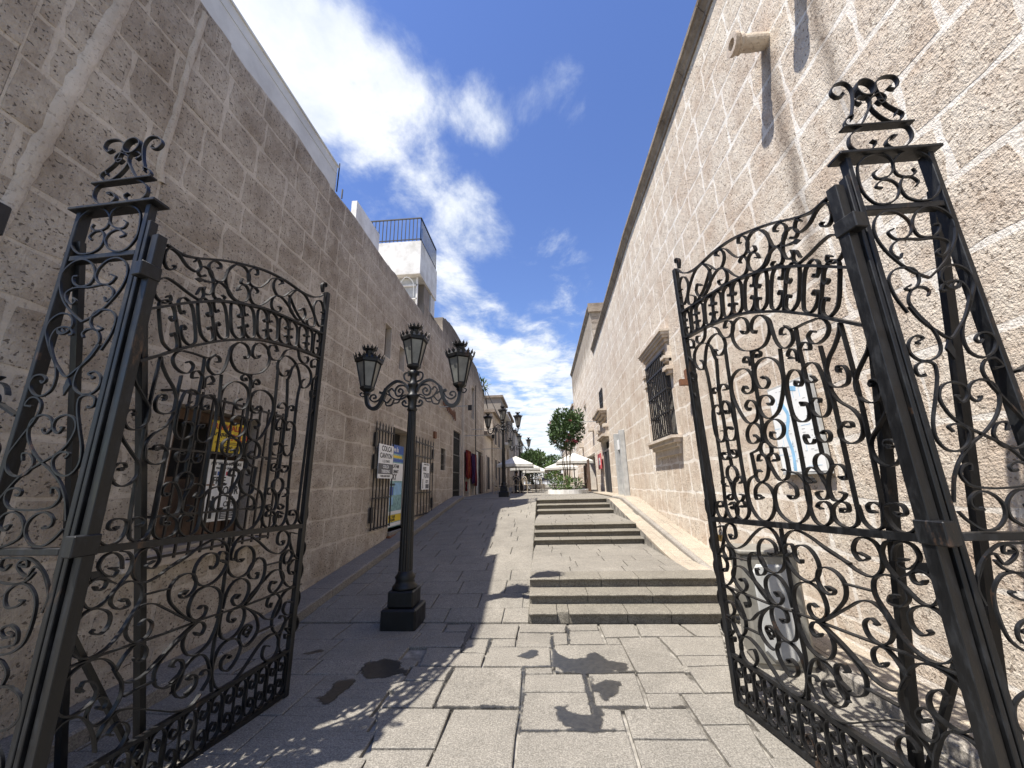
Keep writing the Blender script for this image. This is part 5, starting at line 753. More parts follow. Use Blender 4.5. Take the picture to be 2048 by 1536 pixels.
PD = [[[[0.441,3.304],[[0.45,3.276],[0.403,3.248],[0.337,3.269],[0.33,3.336],[0.385,3.405],[0.471,3.428],[0.558,3.374],[0.576,3.262],[0.565,3.161],[0.498,3.095],[0.418,3.085],[0.349,3.116],[0.332,3.19],[0.369,3.245],[0.419,3.245],[0.448,3.209]],[0.426,3.184]],[[0.219,3.306],[[0.192,3.286],[0.205,3.252],[0.273,3.259],[0.326,3.313],[0.324,3.386],[0.265,3.42],[0.185,3.41],[0.116,3.356],[0.094,3.274],[0.096,3.164],[0.147,3.089],[0.208,3.077],[0.282,3.108],[0.321,3.178],[0.297,3.225],[0.241,3.241],[0.183,3.196]],[0.22,3.184]],[[0.448,2.928],[[0.48,2.926],[0.467,2.883],[0.409,2.851],[0.344,2.866],[0.328,2.932],[0.374,3.011],[0.45,3.045],[0.521,3.025],[0.572,2.956],[0.562,2.87],[0.51,2.773],[0.429,2.686],[0.327,2.608]],0],[0,[[0.327,2.608],[0.24,2.651],[0.167,2.724],[0.109,2.819],[0.092,2.91],[0.12,2.985],[0.185,3.029],[0.258,3.02],[0.312,2.962],[0.314,2.905],[0.266,2.856],[0.202,2.853],[0.171,2.896]],[0.21,2.916]],[[0.441,2.777],[[0.413,2.755],[0.433,2.734],[0.479,2.76],[0.5,2.813],[0.455,2.843],[0.347,2.841],[0.232,2.848],[0.167,2.809],[0.156,2.763],[0.195,2.733]],[0.214,2.763]],[[0.453,2.574],[[0.429,2.548],[0.467,2.551],[0.484,2.572],[0.47,2.543],[0.413,2.547],[0.387,2.598],[0.42,2.655],[0.49,2.676],[0.552,2.636],[0.565,2.568],[0.526,2.488],[0.482,2.418]],0],[[0.208,2.572],[[0.171,2.553],[0.21,2.543],[0.263,2.594],[0.257,2.657],[0.206,2.677],[0.134,2.662],[0.093,2.61],[0.1,2.514],[0.143,2.414]],0],[0,[[0.505,2.463],[0.468,2.399],[0.397,2.319],[0.331,2.265],[0.272,2.306],[0.203,2.372],[0.16,2.45]],0],[[0.5,2.251],[[0.482,2.235],[0.465,2.253],[0.498,2.285],[0.552,2.278],[0.566,2.23],[0.53,2.179],[0.467,2.156],[0.411,2.187],[0.399,2.255],[0.419,2.325],[0.483,2.431],[0.515,2.506],[0.498,2.568],[0.446,2.585],[0.396,2.571],[0.368,2.532]],[0.395,2.528]],[[0.158,2.243],[[0.141,2.25],[0.185,2.272],[0.146,2.286],[0.099,2.252],[0.089,2.198],[0.126,2.157],[0.194,2.154],[0.254,2.193],[0.267,2.247],[0.253,2.315],[0.193,2.411],[0.168,2.481],[0.209,2.546],[0.273,2.556],[0.3,2.532]],[0.286,2.505]],[[0.522,2.096],[[0.509,2.1],[0.555,2.107],[0.531,2.149],[0.479,2.142],[0.445,2.097],[0.457,2.027],[0.525,1.909],[0.569,1.82],[0.553,1.744],[0.486,1.707],[0.416,1.718],[0.389,1.77],[0.426,1.824],[0.475,1.828]],[0.464,1.79]],[[0.129,2.085],[[0.133,2.073],[0.098,2.08],[0.098,2.123],[0.149,2.147],[0.199,2.133],[0.199,2.081],[0.152,1.958],[0.099,1.831],[0.096,1.752],[0.133,1.706],[0.193,1.702],[0.251,1.739],[0.268,1.792],[0.228,1.828],[0.172,1.816]],[0.192,1.792]],[[0.378,1.958],[[0.391,1.959],[0.362,1.935],[0.331,1.966],[0.358,2.022],[0.419,2.044],[0.476,2.018],[0.484,1.953],[0.442,1.87],[0.357,1.791],[0.264,1.731],[0.18,1.66],[0.123,1.575],[0.085,1.468]],0],[[0.278,1.965],[[0.26,1.967],[0.282,1.934],[0.324,1.965],[0.322,2.012],[0.266,2.037],[0.201,2.015],[0.173,1.959],[0.196,1.879],[0.243,1.827],[0.331,1.777],[0.453,1.701],[0.546,1.579]],0],[[0.449,1.608],[[0.423,1.602],[0.415,1.623],[0.464,1.643],[0.505,1.625],[0.505,1.582],[0.464,1.54],[0.403,1.529],[0.27,1.528],[0.185,1.547],[0.159,1.592],[0.186,1.631],[0.224,1.638]],[0.22,1.608]],[[0.455,1.444],[[0.427,1.452],[0.448,1.425],[0.491,1.445],[0.502,1.474],[0.474,1.511],[0.408,1.514],[0.345,1.463],[0.337,1.399],[0.385,1.363],[0.458,1.339]],0],[[0.209,1.444],[[0.219,1.434],[0.172,1.445],[0.168,1.477],[0.214,1.511],[0.273,1.507],[0.319,1.463],[0.315,1.406],[0.251,1.35],[0.181,1.35],[0.125,1.389],[0.093,1.428]],0],[[0.278,1.257],[[0.299,1.257],[0.25,1.248],[0.261,1.28],[0.3,1.275],[0.308,1.248],[0.234,1.203],[0.204,1.248],[0.152,1.23],[0.087,1.142]],0],[[0.373,1.253],[[0.357,1.257],[0.383,1.23],[0.413,1.248],[0.408,1.285],[0.334,1.289],[0.239,1.284],[0.152,1.23],[0.106,1.177],[0.076,1.107],[0.089,1.039]],0],[[0.244,1.093],[[0.218,1.089],[0.254,1.063],[0.31,1.062],[0.332,1.123],[0.279,1.167],[0.208,1.159],[0.148,1.098],[0.133,1.005],[0.154,0.905],[0.216,0.862],[0.3,0.848]],0],[[0.259,0.951],[[0.221,0.936],[0.273,0.927],[0.302,0.96],[0.259,0.982],[0.204,0.953],[0.198,0.904],[0.29,0.881]],0],[0,[[0.398,1.176],[0.302,1.167],[0.228,1.185],[0.195,1.221]],0],[0,[[0.252,0.719],[0.166,0.72],[0.088,0.676],[0.07,0.601],[0.109,0.562],[0.184,0.536]],0],[0,[[0.295,0.836],[0.246,0.821],[0.201,0.774],[0.211,0.727]],0]],[[[0.385,3.531],[[0.418,3.544],[0.384,3.546],[0.34,3.499],[0.367,3.461],[0.447,3.463],[0.516,3.527],[0.509,3.604],[0.436,3.63],[0.32,3.629],[0.204,3.621],[0.119,3.558],[0.111,3.493],[0.161,3.449],[0.237,3.462],[0.275,3.508]],[0.25,3.525]],[[0.493,3.918],[[0.471,3.911],[0.508,3.895],[0.546,3.939],[0.534,3.989],[0.458,3.996],[0.399,3.955],[0.393,3.884],[0.42,3.788],[0.48,3.728]],0],[[0.157,3.899],[[0.165,3.881],[0.115,3.868],[0.087,3.907],[0.126,3.964],[0.193,3.974],[0.227,3.922],[0.213,3.82],[0.176,3.716]],0],[[0.404,3.817],[[0.369,3.815],[0.391,3.79],[0.432,3.833],[0.401,3.87],[0.337,3.838],[0.317,3.773],[0.36,3.693],[0.418,3.65],[0.478,3.658],[0.507,3.701],[0.48,3.728]],[0.461,3.701]],[[0.25,3.815],[[0.26,3.799],[0.225,3.822],[0.257,3.855],[0.308,3.853],[0.323,3.805],[0.283,3.731],[0.216,3.645],[0.151,3.634],[0.117,3.659],[0.146,3.705],[0.182,3.717]],[0.17,3.688]]],{"cap":[[0.624,3.441],[0.027,3.441]],"bar":[[0.572,3.063],[0.082,3.066]],"mid":[[0.448,1.312],[0.085,1.326]],"plate":[[0.542,3.639],[0.091,3.62]],"ring":[[0.317,3.911],[0.385,3.921]],"stileL":[[0.599,3.414],[0.584,2.448],[0.59,2.417],[0.516,1.499]],"stileR":[[0.091,3.409],[0.056,2.54],[0.055,2.0]],"leaf":[[0.331,2.265],[0.301,2.215],[0.329,2.154],[0.344,2.203]]}]
def brace(bm, a, b, w=.044): bar(bm, a, b, w, w * .8)
def leaf(H, F, flip, us, zs, label):
    t = thing('iron_gate', label, 'gate', 'wrought iron gate leaves'); fr0 = frame(H, F, flip)
    fr = lambda u, z, d=0: fr0(u * us, 1.6 + (z - 1.6) * (zs + (1 - zs) * min(1, max(0, u / 1.535))) if True else z, d)
    L = 1.42
    zb = lambda u: .008
    def stile(u0, u1, z0, z1, dep, name):
        bm = bmesh.new(); obox(bm, fr, u0, u1, z0, z1, -dep / 2, dep / 2, .003); fin(name, bm, M['iron'], t)
    stile(-.032, .026, .0, 3.125, .056, 'hinge_stile'); stile(1.495, 1.54, .005, 3.54, .045, 'free_stile')
    def rl(pts, th, w, name):
        bm = bmesh.new(); ribbon(bm, pts, fr, w, th, 0, 4); fin(name, bm, M['iron'], t)
    rl(GD[1]['arch_u'][::-1], .016, .045, 'arch_rail'); rl(GD[1]['arch_l'][::-1], .016, .045, 'arch_rail')
    rl([(0.03, 1.326), (1.5, 1.288)], .035, .04, 'middle_rail'); rl([(0.03, .305), (1.5, .338)], .022, .035, 'lower_rail'); rl([(0.03, .03), (1.5, .03)], .03, .035, 'bottom_rail')
    rl(GD[1]['top'], .010, .03, 'top_rail')
    for e0, p, e1 in GD[0]:
        P = ([tuple(e0)] if e0 else []) + [tuple(q) for q in p] + ([tuple(e1)] if e1 else [])
        bm = bmesh.new(); ribbon(bm, P, fr, .027, .0072, random.uniform(-.003, .003), 6)
        fin('scroll', bm, M['iron'], t, False)
    for c, e in GD[1]['rings']:
        r = max(abs(e[0] - c[0]), .03); bm = bmesh.new(); ribbon(bm, [(c[0] + r * math.cos(a * math.pi / 12), c[1] + r * 1.1 * math.sin(a * math.pi / 12)) for a in range(24)], fr, .028, .006, 0, 1, True); fin('ring', bm, M['iron'], t)
    # C-scrolls back to back between the arches
    au = sorted(GD[1]['arch_u']); al = sorted(GD[1]['arch_l'])
    def ip(T, u):
        for a, b in zip(T, T[1:]):
            if a[0] <= u <= b[0]: return a[1] + (b[1] - a[1]) * (u - a[0]) / (b[0] - a[0])
        return T[0][1] if u < T[0][0] else T[-1][1]
    ties = [(.245, .159), (.465, .384), (.68, .623), (.89, .856), (1.11, 1.082), (1.325, 1.308), (1.49, 1.49)]
    for a, b in ties[:6]:
        bm = bmesh.new(); ribbon(bm, [(a, ip(al, a) + .01), (b, ip(au, b) - .01)], fr, .026, .007); fin('tie_bar', bm, M['iron'], t)
    def cscroll(um, side, z0, z1, half, tilt=0):
        h = z1 - z0; s = side; q = lambda x, y: (um + s * x * half + tilt * y, z0 + y * h)
        pts = [(.22, .335), (.12, .30), (.17, .22), (.42, .22), (.48, .14), (.38, .05), (.6, .0)]
        lo = [q(.34, .33), q(.16, .36), q(.10, .27), q(.22, .22), q(.34, .27), q(.36, .33)]
        body = [q(.30, .30), q(.36, .345), q(.20, .385), q(.07, .30), q(.10, .12), q(.45, .015), q(.86, .10), q(.97, .28), q(.98, .5), q(.97, .72), q(.86, .90), q(.45, .985), q(.10, .88), q(.07, .70), q(.20, .615), q(.36, .655), q(.30, .70)]
        bm = bmesh.new(); ribbon(bm, body, fr, .027, .007, 0, 5); fin('scroll', bm, M['iron'], t)
    for k, (a, b) in enumerate(ties[:6]):
        um = a; half = (ties[k + 1][0] - a) / 2 if k < 5 else .075
        for s in (1, -1):
            hh = half if s == 1 or k == 0 else (a - ties[k - 1][0]) / 2
            u = um + s * hh * .5; cscroll(um, s, ip(al, u) + .008, ip(au, u) - .008, hh * .97, (b - a))
    cscroll(1.485, -1, ip(al, 1.45) + .008, ip(au, 1.45) - .008, .08)
    # bottom band of S-scrolls
    n = 8; zr_ = lambda u: .305 + .033 * u / 1.5
    for k in range(n):
        u0 = .045 + k * 1.445 / n; w = 1.445 / n; zl = zb(u0) + .045; h = zr_(u0) - zl - .01; q = lambda x, y: (u0 + x * w, zl + y * h)
        for sgn in (0, 1):
            S = [(.30, .28), (.36, .20), (.22, .17), (.12, .30), (.22, .42), (.42, .36), (.50, .18), (.40, .02), (.2, .0)] if False else [(.32, .25), (.24, .20), (.16, .30), (.28, .40), (.44, .28), (.42, .08), (.22, .01), (.04, .12), (.03, .5), (.04, .88), (.22, .99), (.42, .92), (.44, .72), (.28, .6), (.16, .7), (.24, .8), (.32, .75)]
            if sgn: S = [(1 - x, y) for x, y in S]
            bm = bmesh.new(); ribbon(bm, [q(*p) for p in S], fr, .027, .007, 0, 4); fin('scroll', bm, M['iron'], t)
        bm = bmesh.new(); ribbon(bm, [q(.5, -.05), q(.5, 1.04)], fr, .02, .006); fin('tie_bar', bm, M['iron'], t)
    # spear tips and hinges
    for (p0_, p1_) in GD[1]['spears']:
        (u, z), (du, dz) = p0_, (p1_[0] - p0_[0], p1_[1] - p0_[1])
        bm = bmesh.new(); P = [(0, 0), (.55, .14), (.72, .32), (1, .06), (.75, -.2), (.55, -.08)]
        a = Vector((du, dz)); nrm = Vector((-dz, du))
        top = [bm.verts.new(fr(u + a.x * x + nrm.x * y * .5, z + a.y * x + nrm.y * y * .5, .006)) for x, y in P]; bot = [bm.verts.new(fr(u + a.x * x + nrm.x * y * .5, z + a.y * x + nrm.y * y * .5, -.006)) for x, y in P]
        bm.faces.new(top); bm.faces.new(bot[::-1])
        for i in range(len(P)): bm.faces.new((top[i], bot[i], bot[(i + 1) % len(P)], top[(i + 1) % len(P)]))
        bmesh.ops.recalc_face_normals(bm, faces=bm.faces); fin('spear_tip', bm, M['iron'], t)
    for z in (2.87, 1.36):
        bm = bmesh.new(); obox(bm, fr, -.085, .032, z - (.045 if z > 2 else .055), z + .045, -.036, .036, .005); fin('hinge', bm, M['iron'], t)
    base(t, (H[0], H[1], 0)); return fr
lfr = leaf((-2.365, 1.965), (-2.12, 3.45), 1, .981, 1.035, 'left leaf of the open black wrought iron gate, in front of the barred window')
rfr = leaf((1.66, 1.91), (1.34, 3.41), -1, 1.0, 1.0, 'right leaf of the open black iron gate, with chain and padlock, before the map board')
def pillar(P0, P1, flip, zs, label, us, braces, strut):
    t = thing('gate_pillar', label, 'gate post', 'scrollwork pillars holding the gate leaves'); fr0 = frame(P0, P1, flip)
    fr = lambda u, z, d=0: fr0(u * us, 1.6 + (z - 1.6) * zs, d)
    zb = 0
    def st(u0, u1, z0, z1, d0, d1, name):
        bm = bmesh.new(); obox(bm, fr, u0, u1, z0, z1, d0, d1, .003); fin(name, bm, M['iron'], t)
    st(.004, .030, zb, 3.28, -.015, .035, 'post'); st(.045, .078, zb, 3.41, -.010, .04, 'post'); st(.566, .598, zb, 3.41, -.010, .055, 'post')
    st(-.002, .642, 3.418, 3.438, -.035, .07, 'cap_plate'); st(.082, .560, 3.045, 3.08, -.006, .05, 'cross_bar'); st(.082, .560, 1.30, 1.335, -.008, .04, 'cross_bar'); st(.082, .560, .06, .09, -.008, .04, 'cross_bar')
    st(.09, .545, 3.622, 3.636, -.02, .03, 'finial_plate')
    for e0, p, e1 in PD[0]:
        P = ([tuple(e0)] if e0 else []) + [tuple(q) for q in p] + ([tuple(e1)] if e1 else [])
        bm = bmesh.new(); ribbon(bm, P, fr, .014, .0095, -.004, 6); fin('scroll', bm, M['iron'], t)
    for e0, p, e1 in PD[1]:
        P = ([tuple(e0)] if e0 else []) + [tuple(q) for q in p] + ([tuple(e1)] if e1 else [])
        bm = bmesh.new(); ribbon(bm, P, fr, .024, .007, .005, 6); fin('finial_scroll', bm, M['iron'], t)
    bm = bmesh.new(); ribbon(bm, [(.317 + .062 * math.cos(a * math.pi / 12), 3.915 + .062 * math.sin(a * math.pi / 12)) for a in range(24)], fr, .04, .008, .005, 1, True); fin('finial_ring', bm, M['iron'], t)
    lf = PD[2]['leaf']; bm = bmesh.new(); a = [bm.verts.new(fr(*q, .012)) for q in lf]; b = [bm.verts.new(fr(*q, .0)) for q in lf]; bm.faces.new(a); bm.faces.new(b[::-1])
    for i in range(4): bm.faces.new((a[i], b[i], b[(i + 1) % 4], a[(i + 1) % 4]))
    bmesh.ops.recalc_face_normals(bm, faces=bm.faces); fin('leaf_tip', bm, M['iron'], t)
    for e0, p, e1 in PD[0][2:4]:
        P = ([tuple(e0)] if e0 else []) + [tuple(q) for q in p] + ([tuple(e1)] if e1 else [])
        bm = bmesh.new(); ribbon(bm, [(u, z - 2.53) for u, z in P], fr, .014, .0095, -.004, 6); fin('scroll', bm, M['iron'], t)
    for e0, p, e1 in PD[0][-9:-7]:
        P = ([tuple(e0)] if e0 else []) + [tuple(q) for q in p] + ([tuple(e1)] if e1 else [])
        bm = bmesh.new(); ribbon(bm, [(u, 1.6 - z) for u, z in P], fr, .022, .0085, .005, 6); fin('scroll', bm, M['iron'], t)
    for a, b in braces:
        bm = bmesh.new(); brace(bm, a, b); fin('brace', bm, M['iron'], t)
    bm = bmesh.new(); brace(bm, *strut, .028); fin('strut', bm, M['iron'], t)
    base(t, (P0[0], P0[1], zb)); return fr
pl = pillar((-2.405, 1.94), (-3.405, 1.985), -1, 1.0, 'left iron scrollwork gate pillar with heart scrolls, in the shade', 1.0,
       [((-2.385, 1.99, 2.6), (-2.385, 2.534, 0)), ((-2.96, 1.99, 3.2), (-2.96, 2.596, 0))], ((-2.385, 1.97, .97), (-2.39, 2.50, .1)))
pr = pillar((1.70, 1.89), (2.70, 1.895), 1, .9375, 'right iron scrollwork gate pillar standing before the sunlit wall', .82,
       [((1.68, 1.93, 2.3), (1.68, 2.376, 0)), ((2.2, 1.95, 3.1), (2.2, 2.49, 0))], ((1.69, 1.92, .95), (1.68, 2.36, .1)))
# short railings between each pillar and the wall
def side(P0, P1, flip, label):
    t = thing('side_railing', label, 'railing', 'short iron railings between pillar and wall'); fr = frame(P0, P1, flip); L = (Vector(P1) - Vector(P0)).length
    bm = bmesh.new(); ribbon(bm, [(0, 1.30), (L, 1.30)], fr, .035, .03); ribbon(bm, [(0, 2.05), (L * .5, 2.16), (L, 2.2)], fr, .035, .014); ribbon(bm, [(0, .05), (L, .05)], fr, .035, .03); fin('rail', bm, M['iron'], t)
    bm = bmesh.new(); obox(bm, fr, L - .03, L, 0, 2.2, -.02, .02); fin('wall_post', bm, M['iron'], t)
    for k_ in range(9):
        z = .22 + k_ * .235; r = L * .26; cx_ = L * (.27 if k_ % 2 else .73)
        bm = bmesh.new(); sg = 1 if k_ % 2 else -1; ribbon(bm, [(cx_ + sg * r * (.12 + .88 * k / 20) * math.cos(k * .40), z + r * (.12 + .88 * k / 20) * math.sin(k * .40)) for k in range(21)] + [(cx_ + sg * r * 1.2, z + .2)], fr, .024, .007, 0, 2); fin('scroll', bm, M['iron'], t)
    for z, s in ((2.16, .5), (1.55, .45), (.9, .45)):
        r = L * .5 * s; cx_ = L / 2
        bm = bmesh.new(); ribbon(bm, [(cx_ + r * (.15 + .85 * k / 22) * math.cos(k * .42), z + r * (.15 + .85 * k / 22) * math.sin(k * .42)) for k in range(23)], fr, .026, .007, 0, 2); fin('scroll', bm, M['iron'], t)
    base(t, (P0[0], P0[1], 0))
side((-3.02, 1.98), (-3.5, 2.02), -1, 'narrow scrollwork railing between the left gate pillar and the shaded wall')
side((2.22, 1.90), (2.75, 1.93), 1, 'narrow scrollwork railing between the right gate pillar and the sunlit wall')
# chain and padlock on the free stile of the right leaf
ch = thing('padlock_chain', 'rusty chain with brass padlock hanging at the middle of the right gate leaf', 'chain')
for k in range(11):
    bm = bmesh.new(); z = 1.39 - k * .024; ax = k % 2
    ring = [(.008 * math.cos(a), .015 * math.sin(a)) for a in [2 * math.pi * i / 10 for i in range(10)]]
    for i in range(10):
        a, b = ring[i], ring[(i + 1) % 10]
        pa = rfr(1.475 + (a[0] if ax else 0), z + a[1], .035 + (0 if ax else a[0])); pb = rfr(1.475 + (b[0] if ax else 0), z + b[1], .035 + (0 if ax else b[0])); bar(bm, pa, pb, .005)
    fin('link', bm, M['rust'], ch)
bm = bmesh.new(); obox(bm, rfr, 1.455, 1.505, 1.12, 1.17, .022, .045, .004); pk = fin('padlock', bm, M['brass'], ch)
bm = bmesh.new(); ribbon(bm, [(1.465, 1.17), (1.465, 1.195), (1.48, 1.207), (1.495, 1.195), (1.495, 1.17)], rfr, .007, .007, .034); fin('shackle', bm, M['lgrey'], pk)
base(ch, tuple(rfr(1.475, 1.4, .035)))
# ---------------- street lamps ----------------
def make_lamp(x, y, label):
    t = thing('street_lamp', label, 'street lamp', 'three-armed black street lamps along the street'); m = M['lampiron']
    bm = bmesh.new(); box(bm, (x - .21, y - .21, -.12), (x + .21, y + .21, .22), .02); fin('pedestal', bm, m, t)
    bm = bmesh.new(); box(bm, (x - .155, y - .155, .22), (x + .155, y + .155, .40), .015); fin('plinth', bm, m, t)
    bm = bmesh.new(); lathe(bm, [(.15, .40), (.15, .43), (.12, .46), (.11, .50), (.125, .53), (.095, .57), (.088, .60)], (x, y)); fin('column_base', bm, m, t, True)
    bm = bmesh.new(); lathe(bm, [(.086, .59), (.078, 1.2), (.062, 2.1), (.052, 2.62)], (x, y), 32, .09); fin('column', bm, m, t)
    bm = bmesh.new(); lathe(bm, [(.052, 2.58), (.07, 2.61), (.058, 2.64), (.058, 2.74), (.072, 2.77), (.085, 2.79), (.085, 2.81), (.06, 2.83), (.06, 2.93), (.074, 2.95), (.074, 2.97), (.05, 3.0), (.045, 3.07), (.06, 3.10), (.08, 3.15)], (x, y)); fin('collar', bm, m, t, True)
    fa = lambda u, z, d=0: Vector((x + u, y + d, z))
    for s in (-1, 1):
        bm = bmesh.new(); f = lambda u, z, d=0, s=s: fa(s * u, z, d)
        ribbon(bm, [(.05, 2.86), (.12, 2.98), (.24, 3.02), (.36, 2.94), (.42, 2.86), (.47, 2.87)], f, .05, .03)
        ribbon(bm, [(.38, 2.92), (.43, 2.76), (.50, 2.66), (.57, 2.645), (.63, 2.70), (.655, 2.80), (.66, 2.86)], f, .055, .045)
        ar = fin('arm', bm, m, t)
        for P, w in (([(.06, 2.88), (.12, 2.95), (.21, 2.95), (.25, 2.88), (.22, 2.81), (.16, 2.82), (.14, 2.88), (.18, 2.91), (.205, 2.875), (.18, 2.86)], .02), ([(.06, 2.82), (.14, 2.77), (.22, 2.76), (.30, 2.80), (.34, 2.88), (.30, 2.92), (.27, 2.88)], .018),
                     ([(.06, 2.74), (.02, 2.70), (.06, 2.66), (.12, 2.67), (.14, 2.71), (.11, 2.74), (.09, 2.70)], .022), ([(.30, 2.78), (.36, 2.72), (.41, 2.78), (.38, 2.85), (.33, 2.82)], .016), ([(.26, 2.76), (.29, 2.69), (.36, 2.68), (.38, 2.73)], .016), ([(.43, 2.84), (.47, 2.77), (.54, 2.74), (.60, 2.78), (.59, 2.83), (.54, 2.84), (.52, 2.80), (.56, 2.79)], .018),
                     ([(.04, 3.0), (.12, 3.04), (.13, 3.12), (.08, 3.14), (.07, 3.09)], .018), ([(.66, 2.84), (.72, 2.82), (.75, 2.86), (.72, 2.88)], .012), ([(.05, 2.78), (.10, 2.82), (.16, 2.79), (.20, 2.72), (.26, 2.71)], .014)):
            b2 = bmesh.new(); ribbon(b2, P, f, .028, w, 0, 4); fin('arm_scroll', b2, m, ar)
    for dx, z0 in ((0, 3.14), (-.655, 2.85), (.655, 2.85)):
        lx = x + dx
        def hexr(r, z, b=None): return [(lx + r * math.cos(math.pi / 3 * i + math.pi / 6), y + r * math.sin(math.pi / 3 * i + math.pi / 6), z) for i in range(6)]
        bm = bmesh.new(); lathe(bm, [(.03, z0 - .02), (.05, z0 + .01), (.045, z0 + .03), (.095, z0 + .07), (.1, z0 + .10), (.085, z0 + .115)], (lx, y), 6); 
        for v in bm.verts: v.co = Vector((lx, y, 0)) + Matrix.Rotation(math.pi / 6, 3, 'Z') @ (v.co - Vector((lx, y, 0)))
        a, b = hexr(.088, z0 + .11), hexr(.165, z0 + .45)
        for p, q in zip(a, b): bar(bm, p, q, .016)
        L = fin('lantern', bm, m, t)
        for i in range(6):
            bm = bmesh.new(); c = Vector((lx, y, 0)); P = [Vector(a[i]), Vector(a[(i + 1) % 6]), Vector(b[(i + 1) % 6]), Vector(b[i])]; P = [p + (Vector((c.x, c.y, p.z)) - p) * .04 for p in P]
            v = [bm.verts.new(p) for p in P]; v2 = [bm.verts.new(p + (Vector((c.x, c.y, p.z)) - p) * .03) for p in P]; bm.faces.new(v); bm.faces.new(v2[::-1])
            for k in range(4): bm.faces.new((v[k], v2[k], v2[(k + 1) % 4], v[(k + 1) % 4]))
            bmesh.ops.recalc_face_normals(bm, faces=bm.faces); fin('glass_pane', bm, M['glass'], L)
        bm = bmesh.new(); lathe(bm, [(.16, z0 + .445), (.19, z0 + .455), (.195, z0 + .50), (.18, z0 + .52), (.075, z0 + .585), (.055, z0 + .60), (.06, z0 + .63), (.085, z0 + .65), (.09, z0 + .665)], (lx, y), 6)
        for v in bm.verts: v.co = Vector((lx, y, 0)) + Matrix.Rotation(math.pi / 6, 3, 'Z') @ (v.co - Vector((lx, y, 0)))
        fin('lantern_roof', bm, m, L)
        bm = bmesh.new()
        for r, zz_, n, h in ((.185, z0 + .495, 18, .068), (.082, z0 + .65, 11, .058)):
            for i in range(n):
                an = 2 * math.pi * i / n + .26; o = Vector((math.cos(an), math.sin(an), 0)); tn = Vector((-o.y, o.x, 0)); c = Vector((lx, y, zz_)) + o * r
                w = .027 if n == 18 else .021
                pts = [(-.5, 0), (-.9, .35), (-.75, .6), (-.35, .5), (-.3, .75), (0, 1.05), (.3, .75), (.35, .5), (.75, .6), (.9, .35), (.5, 0)]
                f1 = [bm.verts.new(c + tn * px * w + o * (.012 + .3 * pz_ * h) + Vector((0, 0, pz_ * h))) for px, pz_ in pts]; f2 = [bm.verts.new(v.co - o * .008) for v in f1]
                bm.faces.new(f1); bm.faces.new(f2[::-1])
                for k in range(len(pts)): bm.faces.new((f1[k], f2[k], f2[(k + 1) % len(pts)], f1[(k + 1) % len(pts)]))
        fin('lantern_crown', bm, m, L)
    base(t, (x, y, 0)); return t
def copy_tree(o, parent=None):
    c = o.copy(); C.objects.link(c)
    if parent is not None:
        c.parent = parent; c.matrix_parent_inverse = o.matrix_parent_inverse.copy()
    for k in list(o.children): copy_tree(k, c)
    return c
bpy.context.view_layer.update()
lamp = make_lamp(-1.735, 5.05, 'nearest black three-lantern street lamp, standing at the foot of the ramp')
for loc, lab in (((-1.63, 16.6, ZP + .0), 'second street lamp up the ramp, beside the café chairs'), ((-1.55, 27.5, 1.22), 'third street lamp, just behind the left white parasol'), ((-1.1, 41, 1.33), 'small distant street lamp seen above the far trees')):
    c = copy_tree(lamp); c.location = loc; c['label'] = lab
# ---------------- left barred window with its signs ----------------
o = opL1[0]
bm = bmesh.new(); obox(bm, LF, 3.38, 4.6, 1.06, 2.5, -.345, -.33); fin('window_back', bm, M['dark'], B1)
bm = bmesh.new(); obox(bm, LF, 3.425, 3.55, 1.11, 2.43, -.33, -.12); obox(bm, LF, 4.42, 4.535, 1.11, 2.43, -.33, -.12); obox(bm, LF, 3.56, 4.41, 2.32, 2.43, -.33, -.14)
for k in range(5): obox(bm, LF, 3.56 + k * .17, 3.72 + k * .17, 1.11, 1.75 - .02 * (k % 2), -.30, -.2)
fin('wooden_shutter', bm, M['brownwood'], B1)
g = bmesh.new()
for z in (1.06, 1.40, 1.98, 2.52): bar(g, LF(3.22, z, .16), LF(4.72, z, .16), .025, .02); bar(g, LF(3.22, z, .16), LF(3.22, z, 0), .02); bar(g, LF(4.72, z, .16), LF(4.72, z, 0), .02)
wg = fin('window_grille', g, M['oldiron'], B1)
for i in range(12):
    bm = bmesh.new(); u = 3.22 + i * 1.5 / 11; bar(bm, LF(u, 1.03, .16), LF(u, 2.56, .16), .018); fin('bar', bm, M['oldiron'], wg)
bm = bmesh.new(); obox(bm, LF, 3.15, 4.8, .96, 1.06, -.1, .07, .01); fin('window_sill', bm, M['carved'], B1)
ys_ = thing('tour_sign', 'yellow walking tour sign hung inside the barred window', 'sign')
bm = bmesh.new(); obox(bm, LF, 3.72, 4.24, 2.0, 2.32, .10, .112); fin('board', bm, M['yellow'], ys_)
# viewed from the street the text reads left to right along +y on the left wall
def ftext(s, size, u, z, m, par, fr, d, align='CENTER', sx=1, shear=0): return text(s, size, fr, u, z, d, m, par, align, sx, 'lettering', shear)
ftext('FREE WALKING', .085, 3.98, 2.235, M['red'], ys_, LF, .114, sx=.92); ftext('Arequipa', .07, 3.85, 2.165, M['ink'], ys_, LF, .114, shear=.3); ftext('TOUR', .10, 4.10, 2.13, M['red'], ys_, LF, .114, sx=.95)
ftext('PAY WHAT YOU WISH', .03, 3.98, 2.095, M['ink'], ys_, LF, .114) if False else None
bm = bmesh.new()
for z in (2.10, 2.085): obox(bm, LF, 3.78, 4.18, z, z + .006, .112, .114)
fin('small_print', bm, M['ink'], ys_); ftext('0995 60', .075, 4.0, 2.015, M['ink'], ys_, LF, .114)
base(ys_, (-3.4, 3.98, 2.0))
ps = thing('tour_poster', 'white free tour poster hanging behind the bars under the yellow sign', 'poster')
